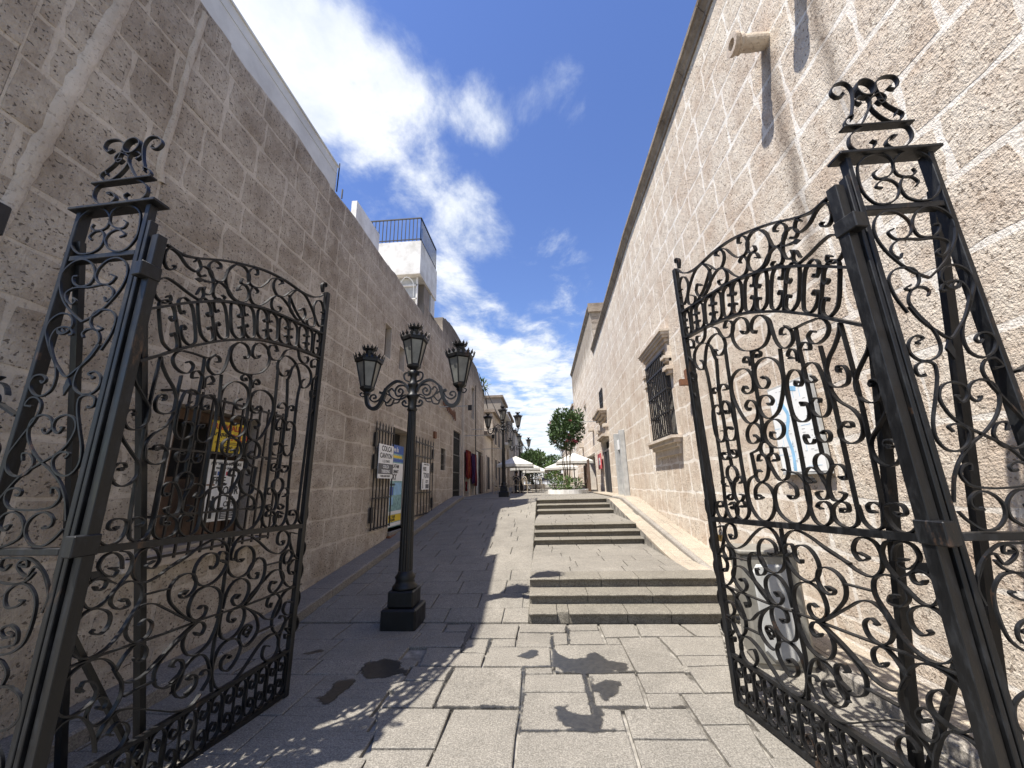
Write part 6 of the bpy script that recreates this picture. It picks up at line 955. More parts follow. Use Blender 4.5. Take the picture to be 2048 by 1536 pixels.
bm = bmesh.new(); obox(bm, LF, 3.76, 4.22, 1.30, 1.92, .10, .108); fin('sheet', bm, M['paper'], ps)
for s, sz, u, z, sx in (('PAY WHAT YOU LIKE', .042, 3.99, 1.865, 1), ('PAGUE LO QUE GUSTE', .028, 4.0, 1.825, 1), ('FREE', .10, 3.92, 1.675, .8), ('TOUR', .12, 4.06, 1.565, .85), ('TRIP', .05, 4.09, 1.51, 1), ('CITY', .075, 4.09, 1.44, .9)): ftext(s, sz, u, z, M['ink'], ps, LF, .110, sx=sx)
for i, mm_ in enumerate(('grey', 'blue', 'ink', 'pink')):
    bm = bmesh.new(); obox(bm, LF, 3.83 + i * .055, 3.87 + i * .055, 1.76, 1.80, .108, .110, 0); fin('icon', bm, M[mm_], ps)
bm = bmesh.new(); obox(bm, LF, 3.77, 3.87, 1.655, 1.67, .108, .11); fin('label_bar', bm, M['rust'], ps)
bm = bmesh.new(); obox(bm, LF, 3.99, 4.20, 1.315, 1.415, .108, .110); pb = fin('print_panel', bm, M['grey'], ps)
bm = bmesh.new()
for k in range(5): obox(bm, LF, 4.01, 4.18 - (k % 2) * .03, 1.328 + k * .016, 1.334 + k * .016, .110, .1115)
fin('small_print', bm, M['paper'], ps)
bm = bmesh.new(); obox(bm, LF, 3.85, 3.89, 1.33, 1.46, .108, .110); obox(bm, LF, 3.84, 3.91, 1.44, 1.51, .108, .110); obox(bm, LF, 3.86, 3.89, 1.515, 1.55, .108, .110); fin('figure_print', bm, M['ink'], ps)
base(ps, (-3.4, 4.0, 1.3))
# ---------------- shop door with open grille leaves ----------------
panel_back(B1, LF, opL1[1], M['dark'], 'doorway_back', .40)
bm = bmesh.new(); obox(bm, LF, 8.86, 10.44, .50, .62, -.42, .06, .01); fin('threshold', bm, M['kerbL'], B1)
bm = bmesh.new(); box(bm, (-3.5, 8.72, .28), (-3.36, 8.95, .42), .015); box(bm, (-3.5, 8.8, .3), (-3.4, 9.6, .55), .02); fin('door_step', bm, M['rust'], B1)
bm = bmesh.new(); obox(bm, LF, 8.88, 10.42, 2.98, 3.04, -.42, .012); fin('lintel', bm, M['carved'], B1)
def grille_leaf(u0, u1, z0, z1, lab):
    t = thing('door_grille', lab, 'grille', 'open barred door leaves of the shop'); bm = bmesh.new()
    for z in (z0 + .03, z0 + .62, z0 + 1.25, z0 + 1.32 + .3, z1 - .12): bar(bm, LF(u0, z, .05), LF(u1, z, .05), .025)
    fin('cross_rail', bm, M['oldiron'], t); n = 7
    for i in range(n):
        u = u0 + (u1 - u0) * i / (n - 1); bm = bmesh.new(); bar(bm, LF(u, z0, .05), LF(u, z1, .05), .022); bar(bm, LF(u, z1, .05), LF(u, z1 + .06, .05), .02, taper=.1); fin('bar', bm, M['oldiron'], t)
    for z in (z0 + .15, z0 + 1.2, z1 - .5):
        e = u0 if u0 < 9 else u1
        bm = bmesh.new(); obox(bm, LF, e - .05, e + .05, z, z + .3, .03, .07); fin('lock_plate', bm, M['oldiron'], t)
    base(t, tuple(LF(u0, z0, .05))); return t
grille_leaf(7.86, 8.84, .76, 2.92, 'open iron door grille left of the shop doorway, carrying the COLCA CANYON sign')
grille_leaf(10.5, 12.2, .80, 2.92, 'open iron door grille right of the shop doorway, half behind the lamp post')
cs_ = thing('colca_sign', 'white and black COLCA CANYON sign on the left door grille', 'sign')
bm = bmesh.new(); obox(bm, LF, 7.98, 8.78, 1.78, 2.5, .07, .082); fin('board', bm, M['paper'], cs_)
bm = bmesh.new(); obox(bm, LF, 7.98, 8.78, 1.87, 2.09, .082, .084); fin('dark_band', bm, M['grey'], cs_)
ftext('COLCA', .16, 8.40, 2.36, M['ink'], cs_, LF, .084, sx=1.05); ftext('CANYON', .15, 8.38, 2.21, M['ink'], cs_, LF, .084, sx=1.05); ftext('1, 2, 3 DAYS', .075, 8.38, 2.12, M['ink'], cs_, LF, .084)
ftext('COLCA', .095, 8.38, 1.995, M['paper'], cs_, LF, .086); ftext('TREKKING', .095, 8.38, 1.895, M['paper'], cs_, LF, .086); ftext('TOUR & BUS TICKETS', .055, 8.38, 1.81, M['ink'], cs_, LF, .084)
base(cs_, tuple(LF(8.4, 1.78, .07)))
fp = thing('city_tour_poster', 'white free tour poster with a dark figure on the right door grille', 'poster')
bm = bmesh.new(); obox(bm, LF, 11.0, 11.75, 1.5, 2.25, .07, .08); fin('sheet', bm, M['paper'], fp)
for s, sz, u, z in (('PAY WHAT YOU LIKE', .05, 11.4, 2.19), ('FREE', .15, 11.25, 2.03), ('TOUR', .2, 11.42, 1.83), ('CITY', .12, 11.5, 1.68)): ftext(s, sz, u, z, M['ink'], fp, LF, .082)
bm = bmesh.new(); obox(bm, LF, 11.38, 11.7, 1.53, 1.65, .08, .082); obox(bm, LF, 11.08, 11.14, 1.53, 1.8, .08, .082); fin('print_panel', bm, M['grey'], fp)
base(fp, tuple(LF(11.4, 1.5, .07)))
bn = thing('agency_banner', 'tall blue and turquoise travel agency banner standing in the shop doorway', 'banner')
F = frame((-3.42, 8.98), (-2.62, 9.12), 1) if False else LF
bd = -.16
bm = bmesh.new(); obox(bm, LF, 9.0, 10.1, .66, 2.62, bd - .02, bd); fin('board', bm, M['teal'], bn)
for u0, u1, z0, z1, m_ in ((9.0, 10.1, 2.4, 2.62, 'blue'), (9.05, 10.0, 2.30, 2.36, 'yellow'), (9.2, 10.1, 2.2, 2.28, 'blue'), (9.0, 10.1, 1.74, 2.17, 'paper'), (9.03, 9.52, 1.4, 1.6, 'blue'), (9.56, 10.05, 1.4, 1.7, 'cyan'), (9.03, 9.52, 1.18, 1.36, 'cyan'), (9.56, 10.05, 1.05, 1.36, 'teal'), (9.0, 10.1, .95, 1.03, 'paper'), (9.0, 10.1, .78, .94, 'yellow'), (9.0, 10.1, .68, .76, 'paper')):
    bm = bmesh.new(); obox(bm, LF, u0, u1, z0, z1, bd, bd + .003); fin('print_panel', bm, M[m_], bn)
for s, sz, u, z, m_ in (('Vive la', .17, 9.5, 2.45, 'paper'), ('LATAM', .13, 9.6, 2.05, 'ink'), ('SMART', .11, 9.62, 1.93, 'ink'), ('SKY', .20, 9.5, 1.77, 'ink'), ('FULL TOUR', .08, 9.5, .87, 'ink'), ('AREQUIPA', .08, 9.5, .80, 'ink'), ('avion tours', .09, 9.4, 1.63, 'ink')): ftext(s, sz, u, z, M[m_], bn, LF, bd + .006)
base(bn, tuple(LF(9.5, .66, bd)))
# rusty script letters on the tall building
sc = thing('script_sign', 'rusty iron script lettering mounted high on the shaded wall', 'sign')
rr = random.Random(4); u = 13.15
while u < 15.2:
    bm = bmesh.new(); h = rr.uniform(.12, .3); w = rr.uniform(.14, .22); zc = 4.45 - (u - 13.1) * .13
    ribbon(bm, [(u, zc), (u + w * .3, zc + h), (u + w * .6, zc + h * .2), (u + w * .45, zc - h * .3), (u + w, zc + .02)], lambda a, z, d=0: LF(a, z, .09 + d), .03, .035); fin('letter', bm, M['rust'], sc); u += w + .04
base(sc, tuple(LF(13.2, 4.3, .05)))
def wall_arm(y, z, l, lab):
    bm = bmesh.new(); bar(bm, (-3.5, y, z), (-3.5 + l, y, z), .03); t = fin('sign_arm', bm, M['lgrey'], B3)
    bm = bmesh.new(); box(bm, (-3.5 + l - .03, y - .03, z - .16), (-3.5 + l + .1, y + .03, z + .02)); fin('end_lamp', bm, M['oldiron'], t)
wall_arm(13.0, 4.26, 1.05, 'thin iron arm high on the left wall behind the street lamp arm'); wall_arm(17.0, 3.72, 1.35, 'lower iron arm above the hanging textiles'); wall_arm(19.5, 4.35, 1.2, 'iron arm beyond the textile shop')
wall_arm(22.5, 3.6, 1.3, 'farthest iron arm with a small lamp over the last door of the shaded wall')
bm = bmesh.new(); box(bm, (-3.5, 12.3, 3.1), (-3.42, 12.5, 3.32), .01); tag(fin('meter_box', bm, M['rust'], None), 'small rusty box on the wall above the right door grille', 'box')
bm = bmesh.new(); box(bm, (-3.5, 1.80, 3.24), (-3.44, 1.93, 3.46), .01); tag(fin('iron_bracket', bm, M['oldiron'], None), 'dark iron bracket on the shaded wall at the left edge', 'bracket')
# textiles hanging beside the doorways
def textile(y0, y1, z0, z1, mats, lab, d=.09):
    t = thing('textile', lab, 'textile', None); k = len(mats)
    for i in range(k):
        bm = bmesh.new(); a = y0 + (y1 - y0) * i / k; b = y0 + (y1 - y0) * (i + 1) / k; n = 9; rows = []
        zb_ = z0 + random.uniform(0, .25)
        for j in range(n):
            zz_ = zb_ + (z1 - zb_) * j / (n - 1); rows.append([bm.verts.new(LF(a + (b - a) * q / 6, zz_, d + .05 * math.sin(q * 1.9 + i + j * .4) * (1 - .4 * j / n))) for q in range(7)])
        for r1, r2 in zip(rows, rows[1:]):
            for q in range(6): bm.faces.new((r1[q], r1[q + 1], r2[q + 1], r2[q]))
        bmesh.ops.solidify(bm, geom=bm.faces[:], thickness=.01); fin('cloth', bm, M[mats[i]], t, True)
    base(t, tuple(LF(y0, z0, d))); return t
textile(17.4, 18.6, 1.7, 3.15, ['textile_red', 'textile_orange', 'textile_red'], 'red and orange patterned textiles hanging at the shop doorway')
textile(18.9, 20.2, 1.5, 3.1, ['textile_purple', 'textile_purple', 'textile_red'], 'purple and dark red textiles hanging right of the red ones')
textile(17.4, 17.9, 1.08, 1.75, ['textile_red', 'canvas'], 'short rolled rugs standing under the red textiles')
# ---------------- map board and litter bin on the right ----------------
mb = thing('map_board', 'white street map board with a blue river fixed to the sunlit wall', 'map')
bm = bmesh.new(); obox(bm, RF1, 3.93, 4.66, 1.62, 2.60, .02, .06, .004); fin('panel', bm, M['lgrey'], mb)
bm = bmesh.new(); obox(bm, RF1, 3.95, 4.64, 1.65, 2.575, .0605, .063); fin('map_sheet', bm, M['paper'], mb)
bm = bmesh.new(); ribbon(bm, [(4.42, 1.66), (4.40, 1.85), (4.44, 2.05), (4.36, 2.25), (4.42, 2.40), (4.30, 2.52), (4.15, 2.50)], RF1, .002, .05, .064); fin('river', bm, M['cyan'], mb)
bm = bmesh.new(); rr = random.Random(2)
for i in range(26):
    u, z = rr.uniform(3.98, 4.58), rr.uniform(1.68, 2.5); l = rr.uniform(.04, .16); q = rr.random() < .5
    obox(bm, RF1, u, u + (l if q else .004), z, z + (.004 if q else l), .0632, .0645)
fin('street_lines', bm, M['cyan'], mb)
bm = bmesh.new(); rr = random.Random(6)
for i in range(60):
    u, z = rr.uniform(3.98, 4.6), rr.uniform(1.68, 2.55); obox(bm, RF1, u, u + rr.uniform(.01, .05), z, z + .005, .0632, .0645)
fin('small_print', bm, M['lgrey'], mb); base(mb, tuple(RF1(4.3, 1.62, 0)))
bi = thing('litter_bin', 'beige grey rectangular litter bin on the pavement behind the right gate leaf', 'litter bin')
BF = frame((1.78, 3.98), (2.23, 3.90), -1)
BW = .46
bm = bmesh.new(); obox(bm, BF, 0, BW, .03, .92, -.38, 0, .02); fin('body', bm, M['bin'], bi)
bm = bmesh.new(); obox(bm, BF, -.02, BW + .02, .92, .96, -.40, .02, .012); obox(bm, BF, .02, BW - .02, .0, .04, -.36, -.02); fin('lid', bm, M['bin'], bi)
bm = bmesh.new(); P = [(.08, .14), (.08, .78), (.12, .84), (BW - .12, .84), (BW - .08, .78), (BW - .08, .14), (BW - .14, .07), (.14, .07)]
a = [bm.verts.new(BF(*p, .002)) for p in P]; b = [bm.verts.new(BF(BW / 2 + (p[0] - BW / 2) * .92, .45 + (p[1] - .45) * .95, .022)) for p in P]; bm.faces.new(b)
for i in range(8): bm.faces.new((a[i], a[(i + 1) % 8], b[(i + 1) % 8], b[i]))
bmesh.ops.recalc_face_normals(bm, faces=bm.faces); fin('front_panel', bm, M['lgrey'], bi); base(bi, (1.95, 4.0, 0))
bm = bmesh.new(); obox(bm, RF1, 6.9, 7.05, 3.35, 3.55, .0, .08, .01); obox(bm, RF1, 6.93, 7.02, 3.25, 3.36, .01, .2); tag(fin('wall_light', bm, M['rust'], None), 'small rusty wall light fitting on the pale wall behind the right gate leaf', 'light fitting')
# ---------------- notices on the far right doors ----------------
pk_ = thing('red_banner', 'red banner with pale lettering beside the black doors', 'banner')
bm = bmesh.new(); obox(bm, RF2, 9.3, 10.6, 2.2, 2.95, .10, .13); fin('cloth', bm, M['pink'], pk_); bm = bmesh.new(); obox(bm, RF2, 9.6, 10.3, 2.4, 2.75, .13, .134); fin('print_panel', bm, M['paper'], pk_); base(pk_, tuple(RF2(9.9, 2.2, .1)))
ws = thing('white_notice', 'small white notice between the grey door frames on the right', 'sign')
bm = bmesh.new(); obox(bm, RF2, 4.1, 5.0, 2.7, 3.05, .05, .08); fin('board', bm, M['paper'], ws); base(ws, tuple(RF2(4.1, 2.7, .05)))
def wa(y, z, lab):
    bm = bmesh.new(); bar(bm, (2.9, y, z), (1.9, y, z), .03); fin('sign_arm', bm, M['lgrey'], B4)
wa(18.6, 4.4, 'thin grey rod reaching out from the sunlit wall above the tree side')
# ---------------- foliage ----------------
def leaves(bm, c, rad, n, size, rnd, shape=1.0, asp=2.6):
    for i in range(n):
        while True:
            p = Vector((rnd.uniform(-1, 1), rnd.uniform(-1, 1), rnd.uniform(-1, 1)))
            if .25 < p.length < 1 and rnd.random() < p.length ** 1.2: break
        w = 1 + .22 * noise.noise(p * 2.3 + Vector((c[0], c[1], 0)))
        if noise.noise(p * 3.1 + Vector((7, 3, c[0]))) < -.18 and p.length > .5: continue
        q = Vector((c[0] + p.x * rad[0] * w, c[1] + p.y * rad[1] * w, c[2] + p.z * rad[2] * w))
        d = (Vector((p.x, p.y, p.z + .35)) + Vector([rnd.uniform(-.8, .8) for _ in range(3)])).normalized(); s = d.cross(Vector([rnd.uniform(-1, 1) for _ in range(3)])).normalized()
        L = size * rnd.uniform(.7, 1.3); w2 = L / asp
        nrm = d.cross(s)
        a = bm.verts.new(q); b = bm.verts.new(q + d * L * .5 + s * w2 * .5 + nrm * w2 * .15); e = bm.verts.new(q + d * L - nrm * w2 * .2); f = bm.verts.new(q + d * L * .5 - s * w2 * .5 + nrm * w2 * .15)
        bm.faces.new((a, b, e, f))
def tree(name, lab, cat, x, y, z0, stems, crown, n, size, mat, seed, group=None, flowers=0, top=None):
    rnd = random.Random(seed); t = thing(name, lab, cat, group); bm = bmesh.new()
    cx_, cy_, cz_ = crown[0]
    for i in range(stems):
        an = 2 * math.pi * i / stems + .4; r = .05; p = Vector((x + r * math.cos(an), y + r * math.sin(an), z0)); e = Vector((cx_ + crown[1][0] * .55 * math.cos(an), cy_ + crown[1][1] * .5 * math.sin(an), cz_ - crown[1][2] * .25)); k = 5; w = .06 if stems > 2 else .09
        for j in range(k):
            f = (j + 1) / k; q = p.lerp(e, 1 / (k - j)) + Vector([rnd.uniform(-.04, .04) for _ in range(3)]) ; q.x = x + (q.x - x) * (.75 + .25 * f); bar(bm, p, q, w * (1 - .14 * j), n=7, taper=.88); p = q
            if j > 1:
                b = p + Vector((rnd.uniform(-.4, .4), rnd.uniform(-.4, .4), rnd.uniform(.2, .5))); bar(bm, p, b, .025, n=5, taper=.5)
    fin('trunk', bm, M['bark'], t)
    bm = bmesh.new(); leaves(bm, crown[0], crown[1], n, size, rnd)
    for k in range(7):
        an = rnd.uniform(0, 6.28); el = rnd.uniform(-.3, .8); c = Vector((cx_ + crown[1][0] * .72 * math.cos(an), cy_ + crown[1][1] * .72 * math.sin(an), cz_ + crown[1][2] * el)); leaves(bm, c, [r * .38 for r in crown[1]], n // 12, size, rnd)
    if top: leaves(bm, top[0], top[1], n // 7, size, rnd)
    fin('crown', bm, M[mat], t)
    if flowers:
        for i in range(flowers):
            an = rnd.uniform(0, 6.28); el = rnd.choice((-.85, -.75, -.7, -.6, -.3, .5)); rr_ = math.sqrt(max(.05, 1 - el * el)) * .98
            c = Vector((cx_ + crown[1][0] * rr_ * math.cos(an), cy_ - abs(crown[1][1] * rr_ * math.sin(an)), cz_ + crown[1][2] * el)); bm = bmesh.new(); leaves(bm, c, (.09, .09, .06), 18, .055, rnd, 1, 1.4); fin('flower_cluster', bm, M['flower'], t)
    base(t, (x, y, z0)); return t
tree('flowering_tree', 'round dark green tree with pink flowers growing from the white circular planter', 'tree', 1.22, 19.6, ZP + .2, 6, ((1.22, 19.6, 4.1), (.86, .86, .9)), 3200, .17, 'leaf', 3, None, 11, ((1.2, 19.6, 4.85), (.5, .5, .4)))
def bush(x, y, z, r, n, mat, lab, seed, size=.16, cat='plant'):
    t = thing('leafy_plant', lab, cat); rnd = random.Random(seed); bm = bmesh.new(); leaves(bm, (x, y, z + r * .8), (r, r, r), n, size, rnd, 1, 4); fin('foliage', bm, M[mat], t)
    bm = bmesh.new()
    for i in range(6): bar(bm, (x, y, z), (x + rnd.uniform(-r, r) * .6, y + rnd.uniform(-r, r) * .6, z + r * 1.2), .015)
    fin('stem', bm, M['bark'], t); base(t, (x, y, z))
bush(1.05, 19.1, ZP + .2, .34, 420, 'leaf2', 'bright green bushy plant at the foot of the flowering tree', 4); bush(1.6, 19.2, ZP + .2, .26, 200, 'leaf', 'low dark plant at the right side of the circular planter', 5); bush(.6, 19.4, ZP + .2, .26, 200, 'leaf', 'low dark plant at the left side of the circular planter', 6)
pln = thing('planter', 'low round white stone planter holding the flowering tree', 'planter')
n = 28; cxp, cyp, rp = 1.2, 19.5, .98
for i in range(n):
    a0 = 2 * math.pi * i / n + .004; a1 = 2 * math.pi * (i + 1) / n - .004; bm = bmesh.new()
    P = [(cxp + r * math.cos(a), cyp + r * math.sin(a)) for a, r in ((a0, rp), (a1, rp), (a1, rp - .16), (a0, rp - .16))]
    lo = [bm.verts.new((*p, ZP - .02)) for p in P]; hi = [bm.verts.new((*p, ZP + .19)) for p in P]; bm.faces.new(lo[::-1]); bm.faces.new(hi)
    for k in range(4): bm.faces.new((lo[k], lo[(k + 1) % 4], hi[(k + 1) % 4], hi[k]))
    bmesh.ops.recalc_face_normals(bm, faces=bm.faces); fin('kerb_stone', bm, M['white'], pln)
bm = bmesh.new(); lathe(bm, [(.83, ZP), (.83, ZP + .17)], (cxp, cyp), 24); fin('soil', bm, M['soil'], pln); base(pln, (cxp, cyp, ZP))
# second planter farther along on the left of the walkway
p2 = thing('planter', 'low white planter beyond the café tables on the left', 'planter'); bm = bmesh.new(); lathe(bm, [(1.2, ZP + .1), (1.2, ZP + .42), (1.0, ZP + .42), (1.0, ZP + .3)], (-1.0, 33), 24); fin('rim', bm, M['white'], p2); base(p2, (-1.0, 33, ZP + .1))
tree('street_tree', 'dark dense tree left of the walkway beyond the café parasols', 'tree', -1.1, 33, 1.3, 3, ((-.95, 33, 3.25), (.95, 1.1, .95)), 2000, .26, 'leaf', 12)
bush(-.9, 32.6, 1.5, .8, 500, 'leaf', 'dark bushy plants in the left planter under the dense tree', 13, .25)
tree('street_tree', 'brighter green tree just right of the dense dark one', 'tree', -.3, 41, 1.3, 3, ((-.35, 41, 3.9), (.75, .9, .95)), 1100, .26, 'leaf2', 14)
tree('street_tree', 'small bright green tree low in the middle of the far walkway', 'tree', 1.0, 40, 1.3, 2, ((.9, 40, 2.7), (.85, .9, .8)), 900, .24, 'leaf2', 15)
tree('street_tree', 'feathery tree at the far right end under the stone walls', 'tree', 1.9, 52, 1.3, 2, ((1.7, 52, 4.3), (1.3, 1.3, .8)), 800, .3, 'leaf', 16)
bush(-3.45, 22.8, 7.35, .26, 90, 'leaf2', 'spiky plant growing on the roof edge of the tall shaded building', 17, .3)
# ---------------- café ----------------
def parasol(x, y, z0, h, w, lab):
    t = thing('parasol', lab, 'parasol', 'white café parasols'); bm = bmesh.new(); ap = Vector((x, y, z0 + h)); n = 4; r = w / 2; zr_ = z0 + h * .76
    cs = [Vector((x + r * sx, y + r * sy, zr_)) for sx, sy in ((-1, -1), (1, -1), (1, 1), (-1, 1))]; va = bm.verts.new(ap)
    for i in range(4):
        a, b = cs[i], cs[(i + 1) % 4]; m_ = (a + b) / 2 + Vector((0, 0, .03)); m2 = m_.lerp(Vector((x, y, zr_)), .03)
        v = [bm.verts.new(a), bm.verts.new(m2), bm.verts.new(b)]; bm.faces.new((va, v[0], v[1])); bm.faces.new((va, v[1], v[2]))
        d = [bm.verts.new(q.co - Vector((0, 0, .16))) for q in v]; bm.faces.new((v[0], d[0], d[1], v[1])); bm.faces.new((v[1], d[1], d[2], v[2]))
    bmesh.ops.remove_doubles(bm, verts=bm.verts, dist=.001); bmesh.ops.solidify(bm, geom=bm.faces[:], thickness=.012); cp = fin('canopy', bm, M['canvas'], t)
    for i in range(4):
        bm = bmesh.new(); bar(bm, ap - Vector((0, 0, .12)), cs[i] - Vector((0, 0, .04)), .025); fin('rib', bm, M['wood'], t)
    bm = bmesh.new(); bar(bm, (x, y, z0), (x, y, z0 + h), .06, n=8); box(bm, (x - .28, y - .28, z0), (x + .28, y + .28, z0 + .08)); fin('pole', bm, M['wood'], t); base(t, (x, y, z0))
parasol(-1.55, 23.2, ZP, 2.1, 2.05, 'nearest white parasol over the café chairs on the left')
parasol(-1.15, 27.2, 1.13, 1.95, 2.0, 'second white parasol behind the left café parasol'); parasol(-.55, 31.5, 1.16, 1.8, 2.0, 'third small white parasol at left in front of the bushes')
parasol(1.95, 24.6, ZP, 2.3, 2.15, 'large white parasol right of the flowering tree trunk'); parasol(1.35, 29.5, 1.13, 2.0, 2.4, 'lower white parasol seen behind the flowering tree'); 
def chair(x, y, z, rot, lab, mat='cane'):
    t = thing('cafe_chair', lab, 'chair', 'cane café chairs'); T = Matrix.Translation((x, y, z)) @ Matrix.Rotation(rot, 4, 'Z'); P = lambda a, b, c: T @ Vector((a, b, c))
    bm = bmesh.new(); lathe(bm, [(.20, .43), (.21, .45), (.20, .47)], n=14)
    for v in bm.verts: v.co = T @ v.co
    fin('seat', bm, M[mat], t)
    for a, b in ((-.17, -.17), (.17, -.17), (-.17, .17), (.17, .17)):
        bm = bmesh.new(); bar(bm, P(a * 1.1, b * 1.1, 0), P(a * .8, b * .8, .44), .028, n=6); fin('leg', bm, M[mat], t)
    bm = bmesh.new(); ribbon(bm, [(-.17, .45), (-.20, .70), (-.12, .86), (0, .90), (.12, .86), (.20, .70), (.17, .45)], lambda u, z_, d=0: P(u, .18 + d + (z_ - .45) * .12, z_), .03, .03); ribbon(bm, [(-.08, .47), (-.1, .68), (0, .78), (.1, .68), (.08, .47)], lambda u, z_, d=0: P(u, .18 + d + (z_ - .45) * .12, z_), .018, .018); fin('backrest', bm, M[mat], t)
    base(t, (x, y, z))
chair(-2.45, 21.6, ZP, 1.2, 'cane chair between the second lamp and the wall'); chair(-1.45, 21.7, ZP, math.pi, 'cane chair with its round back towards the lamp post'); chair(-.85, 21.9, ZP, 2.3, 'cane chair right of the first round-backed one'); chair(-.15, 23.6, ZP, 2.6, 'farthest cane chair on the right of the left café group'); chair(-1.9, 23.0, ZP, .4, 'cane chair under the parasol beside the seated guest')
def table(x, y, z, lab):
    t = thing('cafe_table', lab, 'table', 'round café tables'); bm = bmesh.new(); lathe(bm, [(.34, .72), (.36, .74), (.34, .76)], (0, 0), 18)
    for v in bm.verts: v.co += Vector((x, y, z))
    fin('tabletop', bm, M['wood'], t); bm = bmesh.new(); bar(bm, (x, y, z), (x, y, z + .73), .05, n=8); box(bm, (x - .2, y - .2, z), (x + .2, y + .2, z + .03)); fin('pedestal', bm, M['oldiron'], t); base(t, (x, y, z))
table(-1.2, 22.5, ZP, 'round dark table between the nearest café chairs'); table(-.45, 24.3, ZP, 'round dark table under the edge of the left parasol'); table(1.9, 22.6, ZP, 'dark round table right of the flowering tree')
chair(1.6, 22.2, ZP, 1.5, 'wooden chair just right of the tree planter', 'wood'); chair(2.3, 22.9, ZP, -1.5, 'wooden chair against the sunlit wall by the dark table', 'wood')
# wooden folding panels by the wall under the right parasol
for i, (x, y) in enumerate(((2.55, 22.0), (2.62, 23.6), (2.66, 25.2))):
    bm = bmesh.new(); box(bm, (x, y, ZP), (x + .06, y + .75, ZP + 1.75 - .1 * i), .01); tag(fin('wooden_screen', bm, M['brownwood'], None), ['nearest brown wooden screen leaning by the sunlit wall', 'middle brown wooden screen by the sunlit wall', 'farthest brown wooden screen by the sunlit wall'][i], 'screen', 'brown wooden screens')
# ---------------- people ----------------
def person(x, y, z, rot, lab, top, bot, lean=0, stride=.2, seated=False, hair='hair'):
    t = thing('person', lab, 'person'); T = Matrix.Translation((x, y, z)) @ Matrix.Rotation(rot, 4, 'Z')
    if not seated: J = dict(pel=(0, 0, .95), chest=(0, lean * .6, 1.28), neck=(0, lean, 1.46), head=(0, lean * 1.15, 1.56), crown=(0, lean * 1.15, 1.68), ls=(-.18, lean * .9, 1.40), rs=(.18, lean * .9, 1.40), le=(-.25, .06, 1.13), re=(.25, -.08, 1.13), lh=(-.24, .18, .90), rh=(.24, -.1, .88), lk=(-.10, stride * .6, .50), rk=(.10, -stride * .2, .50), lf=(-.10, stride, .06), rf=(.10, -stride, .08), lt=(-.10, stride + .15, .04), rt=(.10, -stride + .14, .04))
    else: J = dict(pel=(0, 0, .50), chest=(0, -.02, .85), neck=(0, 0, 1.02), head=(0, .03, 1.14), crown=(0, .03, 1.26), ls=(-.18, 0, .96), rs=(.18, 0, .96), le=(-.24, .14, .74), re=(.24, .14, .74), lh=(-.15, .36, .76), rh=(.15, .36, .76), lk=(-.12, .42, .50), rk=(.12, .42, .50), lf=(-.12, .44, .08), rf=(.12, .44, .08), lt=(-.12, .58, .04), rt=(.12, .58, .04))
    rad = dict(pel=.15, chest=.15, neck=.055, head=.095, crown=.075, ls=.075, rs=.075, le=.045, re=.045, lh=.035, rh=.035, lk=.07, rk=.07, lf=.045, rf=.045, lt=.04, rt=.04)
    E_ = [('pel', 'chest'), ('chest', 'neck'), ('neck', 'head'), ('head', 'crown'), ('chest', 'ls'), ('ls', 'le'), ('le', 'lh'), ('chest', 'rs'), ('rs', 're'), ('re', 'rh'), ('pel', 'lk'), ('lk', 'lf'), ('lf', 'lt'), ('pel', 'rk'), ('rk', 'rf'), ('rf', 'rt')]
    K = list(J); me = bpy.data.meshes.new('body'); me.from_pydata([T @ Vector(J[k]) for k in K], [(K.index(a), K.index(b)) for a, b in E_], []); ob = bpy.data.objects.new('tmp', me); C.objects.link(ob)
    md = ob.modifiers.new('s', 'SKIN')
    for i, k in enumerate(K): me.skin_vertices[0].data[i].radius = (rad[k], rad[k] * .8)
    me.skin_vertices[0].data[K.index('pel')].use_root = True
    ob.modifiers.new('u', 'SUBSURF').levels = 1
    dg = bpy.context.evaluated_depsgraph_get(); dg.update(); m2 = bpy.data.meshes.new_from_object(ob.evaluated_get(dg)); bpy.data.objects.remove(ob); m2.name = 'body'
    m2.materials.clear(); [m2.materials.append(M[k]) for k in (top, bot, 'skin')]
    Ti = T.inverted()
    for p in m2.polygons:
        c = Ti @ p.center; hz = J['neck'][2]; p.use_smooth = True
        p.material_index = 2 if c.z > hz or (abs(c.x) > .17 and c.z < J['le'][2] and c.z > J['pel'][2] - .2) else (0 if c.z > J['pel'][2] + .02 else 1)
    link('body', m2, None, t)
    bm = bmesh.new(); bmesh.ops.create_icosphere(bm, subdivisions=2, radius=.105, matrix=T @ Matrix.Translation(Vector(J['head']) + Vector((0, -.025, .06)))); fin('hair', bm, M[hair], t, True)
    # facial features on the side the person looks at
    fy = J['head'][1] + .085; bm = bmesh.new()
    for ex in (-.035, .035): bmesh.ops.create_icosphere(bm, subdivisions=1, radius=.012, matrix=T @ Matrix.Translation((ex, fy, J['head'][2] + .02)))
    bmesh.ops.create_icosphere(bm, subdivisions=1, radius=.014, matrix=T @ Matrix.Translation((0, fy + .01, J['head'][2] - .01))); fin('face', bm, M['skin'], t)
    base(t, (x, y, z))
person(.02, 50, 1.33, 0, 'person in a white shirt and dark trousers walking away in the distance', 'cloth1', 'cloth2'); person(.75, 51, 1.33, .3, 'person in dark clothes walking right beside the one in white', 'cloth2', 'cloth2', .03)
person(1.75, 56, 1.33, 3.0, 'person in a tan top walking towards the camera far down the street', 'cloth3', 'cloth1'); person(2.3, 60, 1.33, 2.8, 'person in white partly hidden far down the street', 'cloth1', 'cloth3')
person(-1.62, 24.4, ZP, 3.3, 'seated person with dark hair at a café table behind the lamp post', 'cloth2', 'cloth2', seated=True)
